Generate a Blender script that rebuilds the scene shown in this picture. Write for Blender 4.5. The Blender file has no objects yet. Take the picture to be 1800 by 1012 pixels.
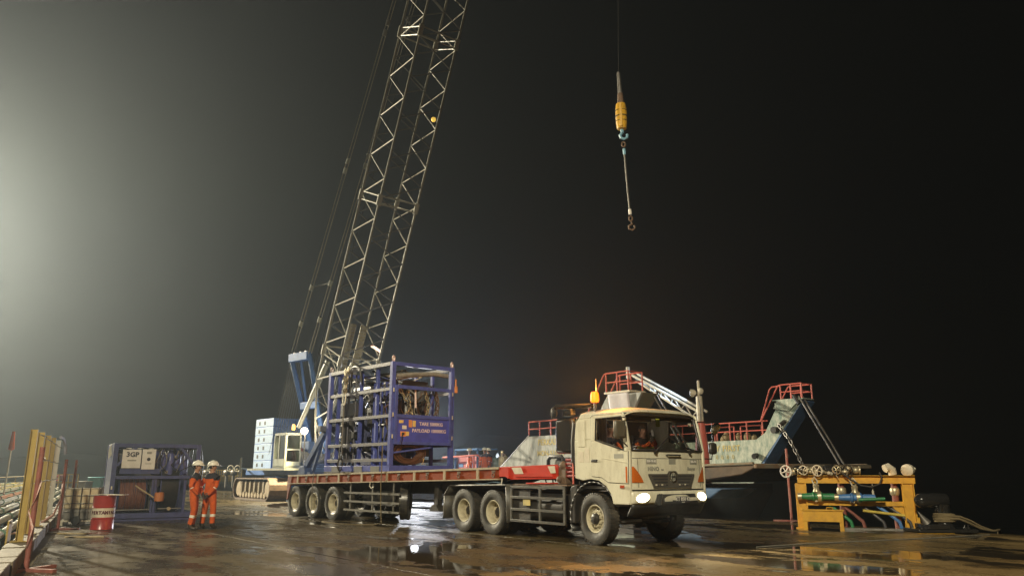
import bpy, bmesh, math, random
from mathutils import Vector, Matrix
random.seed(11)
R = math.radians
scene = bpy.context.scene
C = scene.collection

# ------------------------------------------------------------------ camera
F_PX, HORIZON, CAM_H = 1352.0, 324.0, 1.5
PITCH = math.atan(HORIZON / F_PX)
cam_data = bpy.data.cameras.new('camera')
cam_data.sensor_fit = 'HORIZONTAL'
cam_data.sensor_width = 36.0
cam_data.lens = F_PX / 1800.0 * 36.0
cam_data.clip_start = 0.1
cam_data.clip_end = 5000.0
cam = bpy.data.objects.new('camera', cam_data)
C.objects.link(cam)
cam.location = (0, 0, CAM_H)
cam.rotation_euler = (math.pi / 2 + PITCH, 0, 0)
scene.camera = cam

# ------------------------------------------------------------------ night sky
world = bpy.data.worlds.new('World')
scene.world = world
world.use_nodes = True
wn = world.node_tree
wn.nodes.clear()
w_out = wn.nodes.new('ShaderNodeOutputWorld')
w_bg = wn.nodes.new('ShaderNodeBackground')
w_sky = wn.nodes.new('ShaderNodeTexSky')
w_sky.sky_type = 'NISHITA'
w_sky.sun_disc = False
w_sky.sun_elevation = R(-4.0)
w_sky.sun_rotation = R(-75)
w_sky.dust_density = 4.0
w_bw = wn.nodes.new('ShaderNodeRGBToBW')
wn.links.new(w_sky.outputs[0], w_bw.inputs[0])
wn.links.new(w_bw.outputs[0], w_bg.inputs['Color'])
w_bg.inputs['Strength'].default_value = 0.03
wn.links.new(w_bg.outputs[0], w_out.inputs['Surface'])

# ------------------------------------------------------------------ exposure / render
scene.view_settings.view_transform = 'Standard'
scene.view_settings.look = 'None'
scene.view_settings.exposure = 0.0
scene.view_settings.gamma = 1.0
scene.view_settings.use_curve_mapping = False
cy = scene.cycles
cy.use_denoising = True
cy.denoiser = 'OPENIMAGEDENOISE'
cy.denoising_prefilter = 'ACCURATE'
cy.sample_clamp_direct = 8.0
cy.blur_glossy = 0.6
cy.max_bounces = 8
cy.diffuse_bounces = 3
cy.glossy_bounces = 3
cy.transparent_max_bounces = 12
cy.volume_bounces = 0
cy.sample_clamp_indirect = 4.0
cy.caustics_reflective = False
cy.caustics_refractive = False

# ------------------------------------------------------------------ pixel helpers (a pixel gives a direction; depth comes from what it stands on)
def ray(u, v):
    x = (u - 900) / F_PX; z = -(v - 506) / F_PX
    return Vector((x, math.cos(PITCH) - math.sin(PITCH) * z, math.sin(PITCH) + math.cos(PITCH) * z))
def ground(u, v, z0=0.0):
    r = ray(u, v); t = (z0 - CAM_H) / r.z
    return Vector((r.x * t, r.y * t, z0))
def at(u, v, Y):
    r = ray(u, v); t = Y / r.y
    return Vector((r.x * t, Y, CAM_H + r.z * t))

# ------------------------------------------------------------------ materials
MATS = {}
def new_mat(name):
    m = bpy.data.materials.new(name); m.use_nodes = True
    nt = m.node_tree
    return m, nt, nt.nodes['Principled BSDF']
def mat(name, col, rough=0.5, metal=0.0, dirt=0.25, scale=6.0, dirt_col=(0.05, 0.04, 0.03), bump=0.0, spec=0.5, coat=0.0, thresh=0.52, stretch=None):
    """painted or bare surface: base colour with two octaves of grime and uneven gloss"""
    if name in MATS: return MATS[name]
    m, nt, b = new_mat(name)
    N, Lk = nt.nodes, nt.links
    tc = N.new('ShaderNodeTexCoord')
    n1 = N.new('ShaderNodeTexNoise'); n1.inputs['Scale'].default_value = scale; n1.inputs['Detail'].default_value = 7; n1.inputs['Roughness'].default_value = 0.65
    if stretch:
        mp = N.new('ShaderNodeMapping'); mp.inputs['Scale'].default_value = stretch
        Lk.new(tc.outputs['Object'], mp.inputs['Vector']); Lk.new(mp.outputs[0], n1.inputs['Vector'])
    else:
        Lk.new(tc.outputs['Object'], n1.inputs['Vector'])
    rp = N.new('ShaderNodeValToRGB'); rp.color_ramp.elements[0].position = thresh - 0.1; rp.color_ramp.elements[1].position = thresh + 0.2
    Lk.new(n1.outputs['Fac'], rp.inputs['Fac'])
    mu = N.new('ShaderNodeMath'); mu.operation = 'MULTIPLY'; mu.inputs[1].default_value = dirt
    Lk.new(rp.outputs['Color'], mu.inputs[0])
    mx = N.new('ShaderNodeMix'); mx.data_type = 'RGBA'
    mx.inputs['A'].default_value = (*col, 1); mx.inputs['B'].default_value = (*dirt_col, 1)
    Lk.new(mu.outputs[0], mx.inputs['Factor'])
    Lk.new(mx.outputs['Result'], b.inputs['Base Color'])
    n2 = N.new('ShaderNodeTexNoise'); n2.inputs['Scale'].default_value = scale * 2.7; n2.inputs['Detail'].default_value = 4
    Lk.new(tc.outputs['Object'], n2.inputs['Vector'])
    mr = N.new('ShaderNodeMapRange'); mr.inputs['To Min'].default_value = max(0.03, rough - 0.14); mr.inputs['To Max'].default_value = min(1, rough + 0.16)
    Lk.new(n2.outputs['Fac'], mr.inputs['Value']); Lk.new(mr.outputs[0], b.inputs['Roughness'])
    b.inputs['Metallic'].default_value = metal
    b.inputs['Specular IOR Level'].default_value = spec
    b.inputs['Coat Weight'].default_value = coat
    b.inputs['Coat Roughness'].default_value = 0.12
    if bump > 0:
        bp = N.new('ShaderNodeBump'); bp.inputs['Strength'].default_value = bump; bp.inputs['Distance'].default_value = 0.02
        Lk.new(n2.outputs['Fac'], bp.inputs['Height']); Lk.new(bp.outputs[0], b.inputs['Normal'])
    MATS[name] = m
    return m
def emit(name, col, strength):
    if name in MATS: return MATS[name]
    m, nt, b = new_mat(name)
    b.inputs['Base Color'].default_value = (*col, 1)
    b.inputs['Emission Color'].default_value = (*col, 1)
    b.inputs['Emission Strength'].default_value = strength
    MATS[name] = m
    return m
def glass(name, tint=(0.55, 0.58, 0.56), rough=0.02):
    if name in MATS: return MATS[name]
    m = bpy.data.materials.new(name); m.use_nodes = True
    nt = m.node_tree; nt.nodes.clear()
    o = nt.nodes.new('ShaderNodeOutputMaterial'); mx = nt.nodes.new('ShaderNodeMixShader')
    t = nt.nodes.new('ShaderNodeBsdfTransparent'); g = nt.nodes.new('ShaderNodeBsdfGlossy'); f = nt.nodes.new('ShaderNodeFresnel')
    t.inputs[0].default_value = (*tint, 1); g.inputs['Roughness'].default_value = rough; f.inputs[0].default_value = 1.5
    nt.links.new(f.outputs[0], mx.inputs[0]); nt.links.new(t.outputs[0], mx.inputs[1]); nt.links.new(g.outputs[0], mx.inputs[2])
    nt.links.new(mx.outputs[0], o.inputs['Surface'])
    MATS[name] = m
    return m

cream = mat('cab_paint', (0.70, 0.67, 0.52), 0.30, dirt=0.5, scale=3.0, dirt_col=(0.34, 0.29, 0.19), coat=0.4, stretch=(1.6, 1.6, 0.45))
cream2 = mat('rim_paint', (0.58, 0.53, 0.38), 0.5, dirt=0.7, scale=5, dirt_col=(0.16, 0.12, 0.07))
black = mat('black_plastic', (0.018, 0.018, 0.018), 0.42, dirt=0.5, scale=4, dirt_col=(0.07, 0.06, 0.045))
chassis_m = mat('chassis_black', (0.022, 0.021, 0.02), 0.5, dirt=0.7, scale=5, dirt_col=(0.085, 0.07, 0.05), bump=0.3)
rubber = mat('tyre_rubber', (0.022, 0.021, 0.019), 0.6, dirt=0.85, scale=7, dirt_col=(0.062, 0.051, 0.034), bump=0.3)
guard_m = mat('guard_grey', (0.05, 0.048, 0.042), 0.5, dirt=0.6, scale=6, dirt_col=(0.14, 0.12, 0.08))
steel = mat('grey_steel', (0.26, 0.25, 0.23), 0.42, metal=0.7, dirt=0.5, scale=6, dirt_col=(0.10, 0.07, 0.045))
chrome = mat('chrome', (0.6, 0.6, 0.58), 0.15, metal=1.0, dirt=0.2)
orange_red = mat('trailer_orange', (0.26, 0.042, 0.006), 0.65, dirt=0.6, scale=4.5, dirt_col=(0.09, 0.022, 0.012), bump=0.2, spec=0.2)
bright_red = mat('gooseneck_red', (0.55, 0.035, 0.014), 0.4, dirt=0.3, scale=4, dirt_col=(0.2, 0.03, 0.02))
rib_m = mat('trailer_rib_cream', (0.42, 0.34, 0.22), 0.55, dirt=0.6, scale=8, dirt_col=(0.18, 0.1, 0.05))
deck_timber = mat('deck_timber', (0.12, 0.085, 0.055), 0.55, dirt=0.6, scale=8, dirt_col=(0.03, 0.025, 0.02), bump=0.4)
blue_frame = mat('container_blue', (0.09, 0.115, 0.40), 0.35, dirt=0.45, scale=5, dirt_col=(0.03, 0.03, 0.06), coat=0.2)
blue_worn = mat('container_blue_worn', (0.13, 0.13, 0.16), 0.45, dirt=0.75, scale=9, dirt_col=(0.16, 0.13, 0.09), bump=0.3)
blue_dark = mat('machinery_blue', (0.07, 0.08, 0.16), 0.4, dirt=0.6, scale=6, dirt_col=(0.03, 0.03, 0.03))
navy = mat('machinery_dark', (0.065, 0.066, 0.075), 0.4, dirt=0.6, scale=7, dirt_col=(0.10, 0.08, 0.05))
hose_m = mat('brown_hose', (0.12, 0.055, 0.03), 0.4, dirt=0.5, scale=12, dirt_col=(0.04, 0.02, 0.015))
white_m = mat('white_paint', (0.72, 0.70, 0.64), 0.45, dirt=0.3, scale=5, dirt_col=(0.3, 0.27, 0.2))
offwhite = mat('off_white', (0.62, 0.58, 0.46), 0.5, dirt=0.4, scale=5, dirt_col=(0.3, 0.24, 0.14))
yellow = mat('safety_yellow', (0.70, 0.38, 0.03), 0.4, dirt=0.45, scale=6, dirt_col=(0.28, 0.12, 0.03), bump=0.1)
yellow2 = mat('post_yellow', (0.36, 0.255, 0.06), 0.5, dirt=0.5, scale=5, dirt_col=(0.22, 0.14, 0.04))
crane_blue = mat('crane_blue', (0.09, 0.21, 0.55), 0.4, dirt=0.35, scale=3, dirt_col=(0.05, 0.08, 0.15))
crane_pale = mat('crane_pale', (0.36, 0.38, 0.33), 0.45, dirt=0.4, scale=4, dirt_col=(0.25, 0.22, 0.15))
boom_m = mat('boom_paint', (0.42, 0.41, 0.34), 0.45, dirt=0.5, scale=2.0, dirt_col=(0.2, 0.18, 0.12))
boom_dark = mat('boom_shaded_grey', (0.17, 0.17, 0.155), 0.5, dirt=0.5, scale=2.0, dirt_col=(0.08, 0.07, 0.05))  # shade put into the colour of some boom braces; also plain grey crane parts
rust = mat('rust_red', (0.24, 0.075, 0.055), 0.6, dirt=0.7, scale=9, dirt_col=(0.10, 0.04, 0.03), bump=0.4)
rust_brown = mat('rust_brown', (0.16, 0.10, 0.06), 0.65, dirt=0.8, scale=5, dirt_col=(0.05, 0.035, 0.025), bump=0.5)
ship_red = mat('rail_red', (0.62, 0.13, 0.10), 0.45, dirt=0.4, scale=6, dirt_col=(0.4, 0.2, 0.15))
ship_blue = mat('hull_blue', (0.07, 0.15, 0.30), 0.55, dirt=0.6, scale=2.2, dirt_col=(0.04, 0.06, 0.09), bump=0.3)
hull_green = mat('bulwark_green', (0.52, 0.55, 0.46), 0.6, dirt=0.9, scale=3.4, dirt_col=(0.10, 0.19, 0.16), bump=0.4, thresh=0.46, stretch=(1.5, 1.5, 0.6))
hull_white = mat('bulwark_white', (0.46, 0.48, 0.47), 0.6, dirt=0.75, scale=2.8, dirt_col=(0.12, 0.15, 0.14), bump=0.4, thresh=0.48, stretch=(1.6, 1.6, 0.5))
hull_dark = mat('hull_dark', (0.035, 0.035, 0.04), 0.5, dirt=0.5, scale=2, dirt_col=(0.08, 0.05, 0.03))
ramp_m = mat('ramp_rust', (0.13, 0.085, 0.05), 0.6, dirt=0.8, scale=1.6, dirt_col=(0.035, 0.03, 0.025), bump=0.6)
ramp_edge = mat('ramp_edge', (0.24, 0.21, 0.15), 0.6, dirt=0.85, scale=3, dirt_col=(0.22, 0.09, 0.03), bump=0.5)
orange_cloth = mat('orange_coverall', (0.60, 0.105, 0.016), 0.8, dirt=0.6, scale=7, dirt_col=(0.26, 0.05, 0.015), bump=0.9, spec=0.2)
navy_cloth = mat('navy_cloth', (0.025, 0.027, 0.035), 0.8, dirt=0.2, spec=0.2)
reflective = mat('reflective_tape', (0.80, 0.78, 0.68), 0.35, dirt=0.15)
skin_m = mat('skin', (0.34, 0.18, 0.11), 0.55, dirt=0.2, dirt_col=(0.24, 0.11, 0.07))
helmet_m = mat('helmet_white', (0.78, 0.76, 0.66), 0.3, dirt=0.2, dirt_col=(0.4, 0.36, 0.26), coat=0.3)
boot_m = mat('boot_leather', (0.03, 0.024, 0.018), 0.5, dirt=0.5, dirt_col=(0.09, 0.07, 0.045))
glove_m = mat('work_glove', (0.06, 0.05, 0.042), 0.8, dirt=0.4, dirt_col=(0.12, 0.09, 0.06))
hair_m = mat('hair_black', (0.012, 0.011, 0.01), 0.6, dirt=0.1)
drum_red = mat('drum_red', (0.40, 0.035, 0.03), 0.33, dirt=0.4, scale=5, dirt_col=(0.14, 0.03, 0.02), coat=0.3)
drum_white = mat('drum_cream', (0.66, 0.60, 0.47), 0.4, dirt=0.4, dirt_col=(0.35, 0.28, 0.18))
wood = mat('pale_wood', (0.45, 0.36, 0.20), 0.65, dirt=0.5, scale=7, dirt_col=(0.2, 0.14, 0.07), bump=0.2)
kerb_m = mat('kerb_timber', (0.17, 0.14, 0.09), 0.7, dirt=0.7, scale=5, dirt_col=(0.05, 0.04, 0.03), bump=0.6)
gloss_black = mat('gloss_black', (0.02, 0.02, 0.02), 0.14, dirt=0.15, scale=8, dirt_col=(0.05, 0.05, 0.045), coat=0.6)
rope_m = mat('manila_rope', (0.25, 0.195, 0.105), 0.8, dirt=0.6, scale=40, dirt_col=(0.14, 0.10, 0.05), bump=0.8)
rope_grey = mat('grey_rope', (0.20, 0.19, 0.16), 0.7, dirt=0.5, scale=30, dirt_col=(0.07, 0.06, 0.05))
wire_m = mat('wire_rope', (0.13, 0.125, 0.11), 0.5, metal=0.5, dirt=0.5, scale=20)
valve_green = mat('valve_green', (0.02, 0.20, 0.07), 0.4, dirt=0.4, scale=9, dirt_col=(0.02, 0.05, 0.03))
valve_blue = mat('valve_blue', (0.06, 0.19, 0.46), 0.4, dirt=0.4, scale=9, dirt_col=(0.03, 0.06, 0.12))
brass = mat('brass_fitting', (0.52, 0.46, 0.31), 0.38, metal=0.55, dirt=0.5, scale=12, dirt_col=(0.16, 0.11, 0.06))
hook_yellow = mat('hook_yellow', (0.66, 0.38, 0.03), 0.4, dirt=0.4, scale=9, dirt_col=(0.15, 0.09, 0.02))
hook_blue = mat('hook_blue', (0.20, 0.42, 0.55), 0.45, dirt=0.3, scale=9, dirt_col=(0.1, 0.15, 0.18))
teal = mat('teal_paint', (0.10, 0.40, 0.46), 0.45, dirt=0.3, scale=3, dirt_col=(0.06, 0.2, 0.22))
grey_box = mat('grey_cover', (0.30, 0.30, 0.27), 0.6, dirt=0.3)
tape_m = mat('barrier_tape', (0.66, 0.50, 0.44), 0.5, dirt=0.7, scale=18, dirt_col=(0.55, 0.07, 0.05))
sock_m = mat('windsock_orange', (0.70, 0.14, 0.05), 0.7, dirt=0.3, dirt_col=(0.5, 0.2, 0.1))
amber = mat('amber_lens', (0.55, 0.13, 0.015), 0.15, dirt=0.3, scale=30, dirt_col=(0.30, 0.05, 0.01), coat=0.6)
lens_clear = mat('clear_lens', (0.7, 0.7, 0.62), 0.1, dirt=0.1)
sign_grey = mat('sticker_grey', (0.30, 0.30, 0.25), 0.5, dirt=0.4, dirt_col=(0.18, 0.17, 0.13))
ink = mat('ink_dark', (0.03, 0.03, 0.035), 0.5, dirt=0.1)
ink_white = mat('ink_white', (0.75, 0.72, 0.66), 0.5, dirt=0.3, dirt_col=(0.4, 0.36, 0.3))
ink_peach = mat('ink_peach', (0.86, 0.70, 0.66), 0.5, dirt=0.3, dirt_col=(0.4, 0.28, 0.25))
ink_yellow = mat('ink_yellow', (0.56, 0.45, 0.15), 0.6, dirt=0.75, scale=6, dirt_col=(0.25, 0.24, 0.16))
lime = mat('hivis_lime', (0.55, 0.65, 0.06), 0.6, dirt=0.2)
curtain_m = mat('curtain', (0.36, 0.37, 0.44), 0.8, dirt=0.3, dirt_col=(0.2, 0.2, 0.26))
windscreen = glass('windscreen_glass', (0.62, 0.64, 0.60))
side_glass = glass('side_glass', (0.7, 0.72, 0.7))
cab_glass = glass('crane_glass', (0.4, 0.45, 0.38))
sticker_o = mat('sticker_orange', (0.75, 0.30, 0.10), 0.5, dirt=0.2)
sticker_y = mat('sticker_yellow', (0.78, 0.55, 0.18), 0.5, dirt=0.2)
pipe_cols = [mat('pipe_yellow', (0.55, 0.42, 0.08), 0.45, dirt=0.4), mat('pipe_white', (0.62, 0.60, 0.52), 0.4, dirt=0.35), mat('pipe_green', (0.12, 0.24, 0.17), 0.45, dirt=0.4), mat('pipe_salmon', (0.50, 0.22, 0.13), 0.5, dirt=0.4), mat('pipe_grey', (0.28, 0.28, 0.27), 0.35, metal=0.4, dirt=0.4)]

# ------------------------------------------------------------------ mesh builder
class MB:
    def __init__(s): s.v = []; s.f = []
    def add(s, vs, fs):
        o = len(s.v); s.v += [tuple(p) for p in vs]; s.f += [tuple(i + o for i in f) for f in fs]; return s
    def box(s, x0, x1, y0, y1, z0, z1):
        return s.add([(x0,y0,z0),(x1,y0,z0),(x1,y1,z0),(x0,y1,z0),(x0,y0,z1),(x1,y0,z1),(x1,y1,z1),(x0,y1,z1)],
                     [(0,3,2,1),(4,5,6,7),(0,1,5,4),(1,2,6,5),(2,3,7,6),(3,0,4,7)])
    def beam(s, p, q, w, h=None, up=(0,0,1)):
        p, q = Vector(p), Vector(q); h = h or w
        d = (q - p).normalized(); u = Vector(up)
        if abs(d.dot(u)) > 0.97: u = Vector((1,0,0))
        a = d.cross(u).normalized() * (w / 2); b = a.cross(d).normalized() * (h / 2)
        vs = [p-a-b, p+a-b, p+a+b, p-a+b, q-a-b, q+a-b, q+a+b, q-a+b]
        return s.add(vs, [(0,3,2,1),(4,5,6,7),(0,1,5,4),(1,2,6,5),(2,3,7,6),(3,0,4,7)])
    def lathe(s, prof, o=(0,0,0), axis=(0,0,1), n=24, cap=True):
        o = Vector(o); ax = Vector(axis).normalized()
        t = Vector((0,0,1)) if abs(ax.z) < 0.9 else Vector((1,0,0))
        a = ax.cross(t).normalized(); b = ax.cross(a)
        vs = []; fs = []
        for r, z in prof:
            for k in range(n):
                w = 2 * math.pi * k / n
                vs.append(o + ax * z + (a * math.cos(w) + b * math.sin(w)) * r)
        for i in range(len(prof) - 1):
            for k in range(n):
                k2 = (k + 1) % n
                fs.append((i*n+k, i*n+k2, (i+1)*n+k2, (i+1)*n+k))
        if cap:
            fs.append(tuple(range(n))[::-1]); fs.append(tuple(range((len(prof)-1)*n, len(prof)*n)))
        return s.add(vs, fs)
    def tube(s, p, q, r, r2=None, n=8):
        p, q = Vector(p), Vector(q)
        return s.lathe([(r, 0), (r if r2 is None else r2, (q - p).length)], p, q - p, n)
    def path(s, pts, r, n=6, closed=False):
        pts = [Vector(p) for p in pts]; m = len(pts); vs = []; fs = []; prev = None
        for i, p in enumerate(pts):
            if closed: d = pts[(i+1) % m] - pts[i-1]
            else: d = pts[min(i+1, m-1)] - pts[max(i-1, 0)]
            d = d.normalized()
            if prev is None:
                t = Vector((0,0,1)) if abs(d.z) < 0.9 else Vector((1,0,0))
                a = d.cross(t).normalized()
            else:
                a = (prev - d * prev.dot(d)).normalized()
            prev = a; b = d.cross(a)
            for k in range(n):
                w = 2 * math.pi * k / n
                vs.append(p + (a * math.cos(w) + b * math.sin(w)) * r)
        for i in range(m if closed else m - 1):
            j = (i + 1) % m
            for k in range(n):
                k2 = (k + 1) % n
                fs.append((i*n+k, i*n+k2, j*n+k2, j*n+k))
        if not closed:
            fs.append(tuple(range(n))[::-1]); fs.append(tuple(range((m-1)*n, m*n)))
        return s.add(vs, fs)
    def ring(s, c, axis, Rr, r, n=24, m=6, sx=1.0):
        c = Vector(c); ax = Vector(axis).normalized(); t = Vector((0,0,1)) if abs(ax.z) < 0.9 else Vector((1,0,0))
        a = ax.cross(t).normalized(); b = ax.cross(a)
        return s.path([c + a * math.cos(2*math.pi*k/n) * Rr * sx + b * math.sin(2*math.pi*k/n) * Rr for k in range(n)], r, m, True)
    def prism(s, poly, fn, w0, w1):
        n = len(poly)
        vs = [fn(u, v, w0) for u, v in poly] + [fn(u, v, w1) for u, v in poly]
        fs = [tuple(range(n))[::-1], tuple(range(n, 2*n))] + [(i, (i+1) % n, n + (i+1) % n, n + i) for i in range(n)]
        return s.add(vs, fs)
    def grid(s, nu, nv, fn, th=None):
        vs = [fn(i / nu, j / nv) for j in range(nv + 1) for i in range(nu + 1)]
        fs = [(j*(nu+1)+i, j*(nu+1)+i+1, (j+1)*(nu+1)+i+1, (j+1)*(nu+1)+i) for j in range(nv) for i in range(nu)]
        return s.add(vs, fs)
    def ball(s, c, rx, ry=None, rz=None, nu=16, nv=10):
        ry = ry or rx; rz = rz or rx; vs = []; fs = []
        for j in range(1, nv):
            a = math.pi * j / nv
            for i in range(nu):
                w = 2 * math.pi * i / nu
                vs.append((c[0] + rx*math.sin(a)*math.cos(w), c[1] + ry*math.sin(a)*math.sin(w), c[2] + rz*math.cos(a)))
        for j in range(nv - 2):
            for i in range(nu):
                i2 = (i + 1) % nu
                fs.append((j*nu+i, (j+1)*nu+i, (j+1)*nu+i2, j*nu+i2))
        t = len(vs); vs.append((c[0], c[1], c[2] + rz)); vs.append((c[0], c[1], c[2] - rz))
        for i in range(nu):
            i2 = (i + 1) % nu
            fs.append((t, i, i2)); fs.append((t + 1, (nv-2)*nu+i2, (nv-2)*nu+i))
        return s.add(vs, fs)
    def mesh(s, name, angle=38):
        me = bpy.data.meshes.new(name); me.from_pydata(s.v, [], s.f)
        bm = bmesh.new(); bm.from_mesh(me); bmesh.ops.recalc_face_normals(bm, faces=bm.faces); bm.to_mesh(me); bm.free()
        if angle:
            me.polygons.foreach_set('use_smooth', [True] * len(me.polygons))
            me.set_sharp_from_angle(angle=R(angle))
        me.update()
        return me

def part(name, mb, m, parent=None, bevel=0.0, solid=0.0, angle=38, label=None):
    me = mb.mesh(name, angle) if isinstance(mb, MB) else mb
    if isinstance(m, (list, tuple)):
        for x in m: me.materials.append(x)
    elif not me.materials: me.materials.append(m)
    o = bpy.data.objects.new(name, me); C.objects.link(o)
    if parent is not None: o.parent = parent
    if solid:
        md = o.modifiers.new('solidify', 'SOLIDIFY'); md.thickness = solid; md.offset = 0
    if bevel:
        md = o.modifiers.new('bevel', 'BEVEL'); md.width = bevel; md.segments = 2; md.limit_method = 'ANGLE'; md.angle_limit = R(40); md.harden_normals = False
    if label: o['label'] = label
    return o
def tag(o, label, cat, group=None, kind=None):
    o['label'] = label
    if cat: o['category'] = cat
    if group: o['group'] = group
    if kind: o['kind'] = kind
    return o
def thing(name, label, cat, loc=(0,0,0), rz=0.0, group=None):
    o = bpy.data.objects.new(name, None); C.objects.link(o)
    o.empty_display_size = 0.2
    o.location = loc; o.rotation_euler = (0, 0, R(rz))
    return tag(o, label, cat, group)
def structure(name, mb, m, parent=None, **k):
    o = part(name, mb, m, parent, **k)
    if parent is None: o['kind'] = 'structure'
    return o
def copy_tree(o, parent=None):
    c = o.copy(); C.objects.link(c); c.parent = parent
    for ch in list(o.children): copy_tree(ch, c)
    return c
def text_mesh(s, size, extrude=0.004, spacing=1.0, bold=0.0):
    cu = bpy.data.curves.new('lettering', 'FONT'); cu.body = s; cu.size = size; cu.extrude = extrude
    cu.align_x = 'CENTER'; cu.align_y = 'CENTER'; cu.space_character = spacing; cu.offset = bold; cu.resolution_u = 2
    o = bpy.data.objects.new('lettering', cu); C.objects.link(o)
    dg = bpy.context.evaluated_depsgraph_get(); dg.update()
    me = bpy.data.meshes.new_from_object(o.evaluated_get(dg))
    bpy.data.objects.remove(o); bpy.data.curves.remove(cu)
    return me
def lettering(s, size, loc, xdir, ydir, m, parent, bold=0.0, spacing=1.0, name='lettering', extrude=0.004):
    me = text_mesh(s, size, extrude, spacing, bold)
    o = part(name, me, m, parent)
    x = Vector(xdir).normalized(); y = Vector(ydir); y = (y - x * y.dot(x)).normalized(); z = x.cross(y)
    o.matrix_local = Matrix(((x.x, y.x, z.x, loc[0]), (x.y, y.y, z.y, loc[1]), (x.z, y.z, z.z, loc[2]), (0,0,0,1)))
    return o
def lamp(name, kind, loc, energy, col, size=0.2, target=None, spot=150, blend=0.5, parent=None):
    l = bpy.data.lights.new(name, kind); l.energy = energy; l.color = col
    if kind == 'SPOT': l.spot_size = R(spot); l.spot_blend = blend
    l.shadow_soft_size = size
    o = bpy.data.objects.new(name, l); C.objects.link(o); o.location = loc
    if target is not None:
        o.rotation_euler = (Vector(target) - Vector(loc)).to_track_quat('-Z', 'Y').to_euler()
    if parent is not None: o.parent = parent
    return o
def chain(mb, pts, link=0.16, wid=0.05, r=0.014):
    """links alternate by a quarter turn along a polyline"""
    pts = [Vector(p) for p in pts]; k = 0
    for a, b in zip(pts, pts[1:]):
        n = max(1, int((b - a).length / (link * 0.78))); d = (b - a).normalized()
        t = Vector((0,0,1)) if abs(d.z) < 0.9 else Vector((1,0,0))
        u = d.cross(t).normalized(); w = d.cross(u)
        for i in range(n):
            c = a + (b - a) * ((i + 0.5) / n); e = u if k % 2 else w; k += 1
            ps = []
            for q in range(10):
                an = 2 * math.pi * q / 10
                ps.append(c + d * math.cos(an) * link * 0.5 + e * math.sin(an) * wid)
            mb.path(ps, r, 5, True)
    return mb

# frames of the place: J follows the right jetty edge (x towards the camera-right, +y over the water), L the left kerb
J0, JYAW = Vector((7.16, 26.83, 0)), -52.0
L0, LYAW = Vector((-9.1, 15.15, 0)), -62.3
def frame_w(o, yaw, x, y, z=0.0):
    a = R(yaw)
    return Vector((o[0] + math.cos(a)*x - math.sin(a)*y, o[1] + math.sin(a)*x + math.cos(a)*y, z))
def JW(x, y, z=0.0): return frame_w(J0, JYAW, x, y, z)
def LW(x, y, z=0.0): return frame_w(L0, LYAW, x, y, z)
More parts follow.
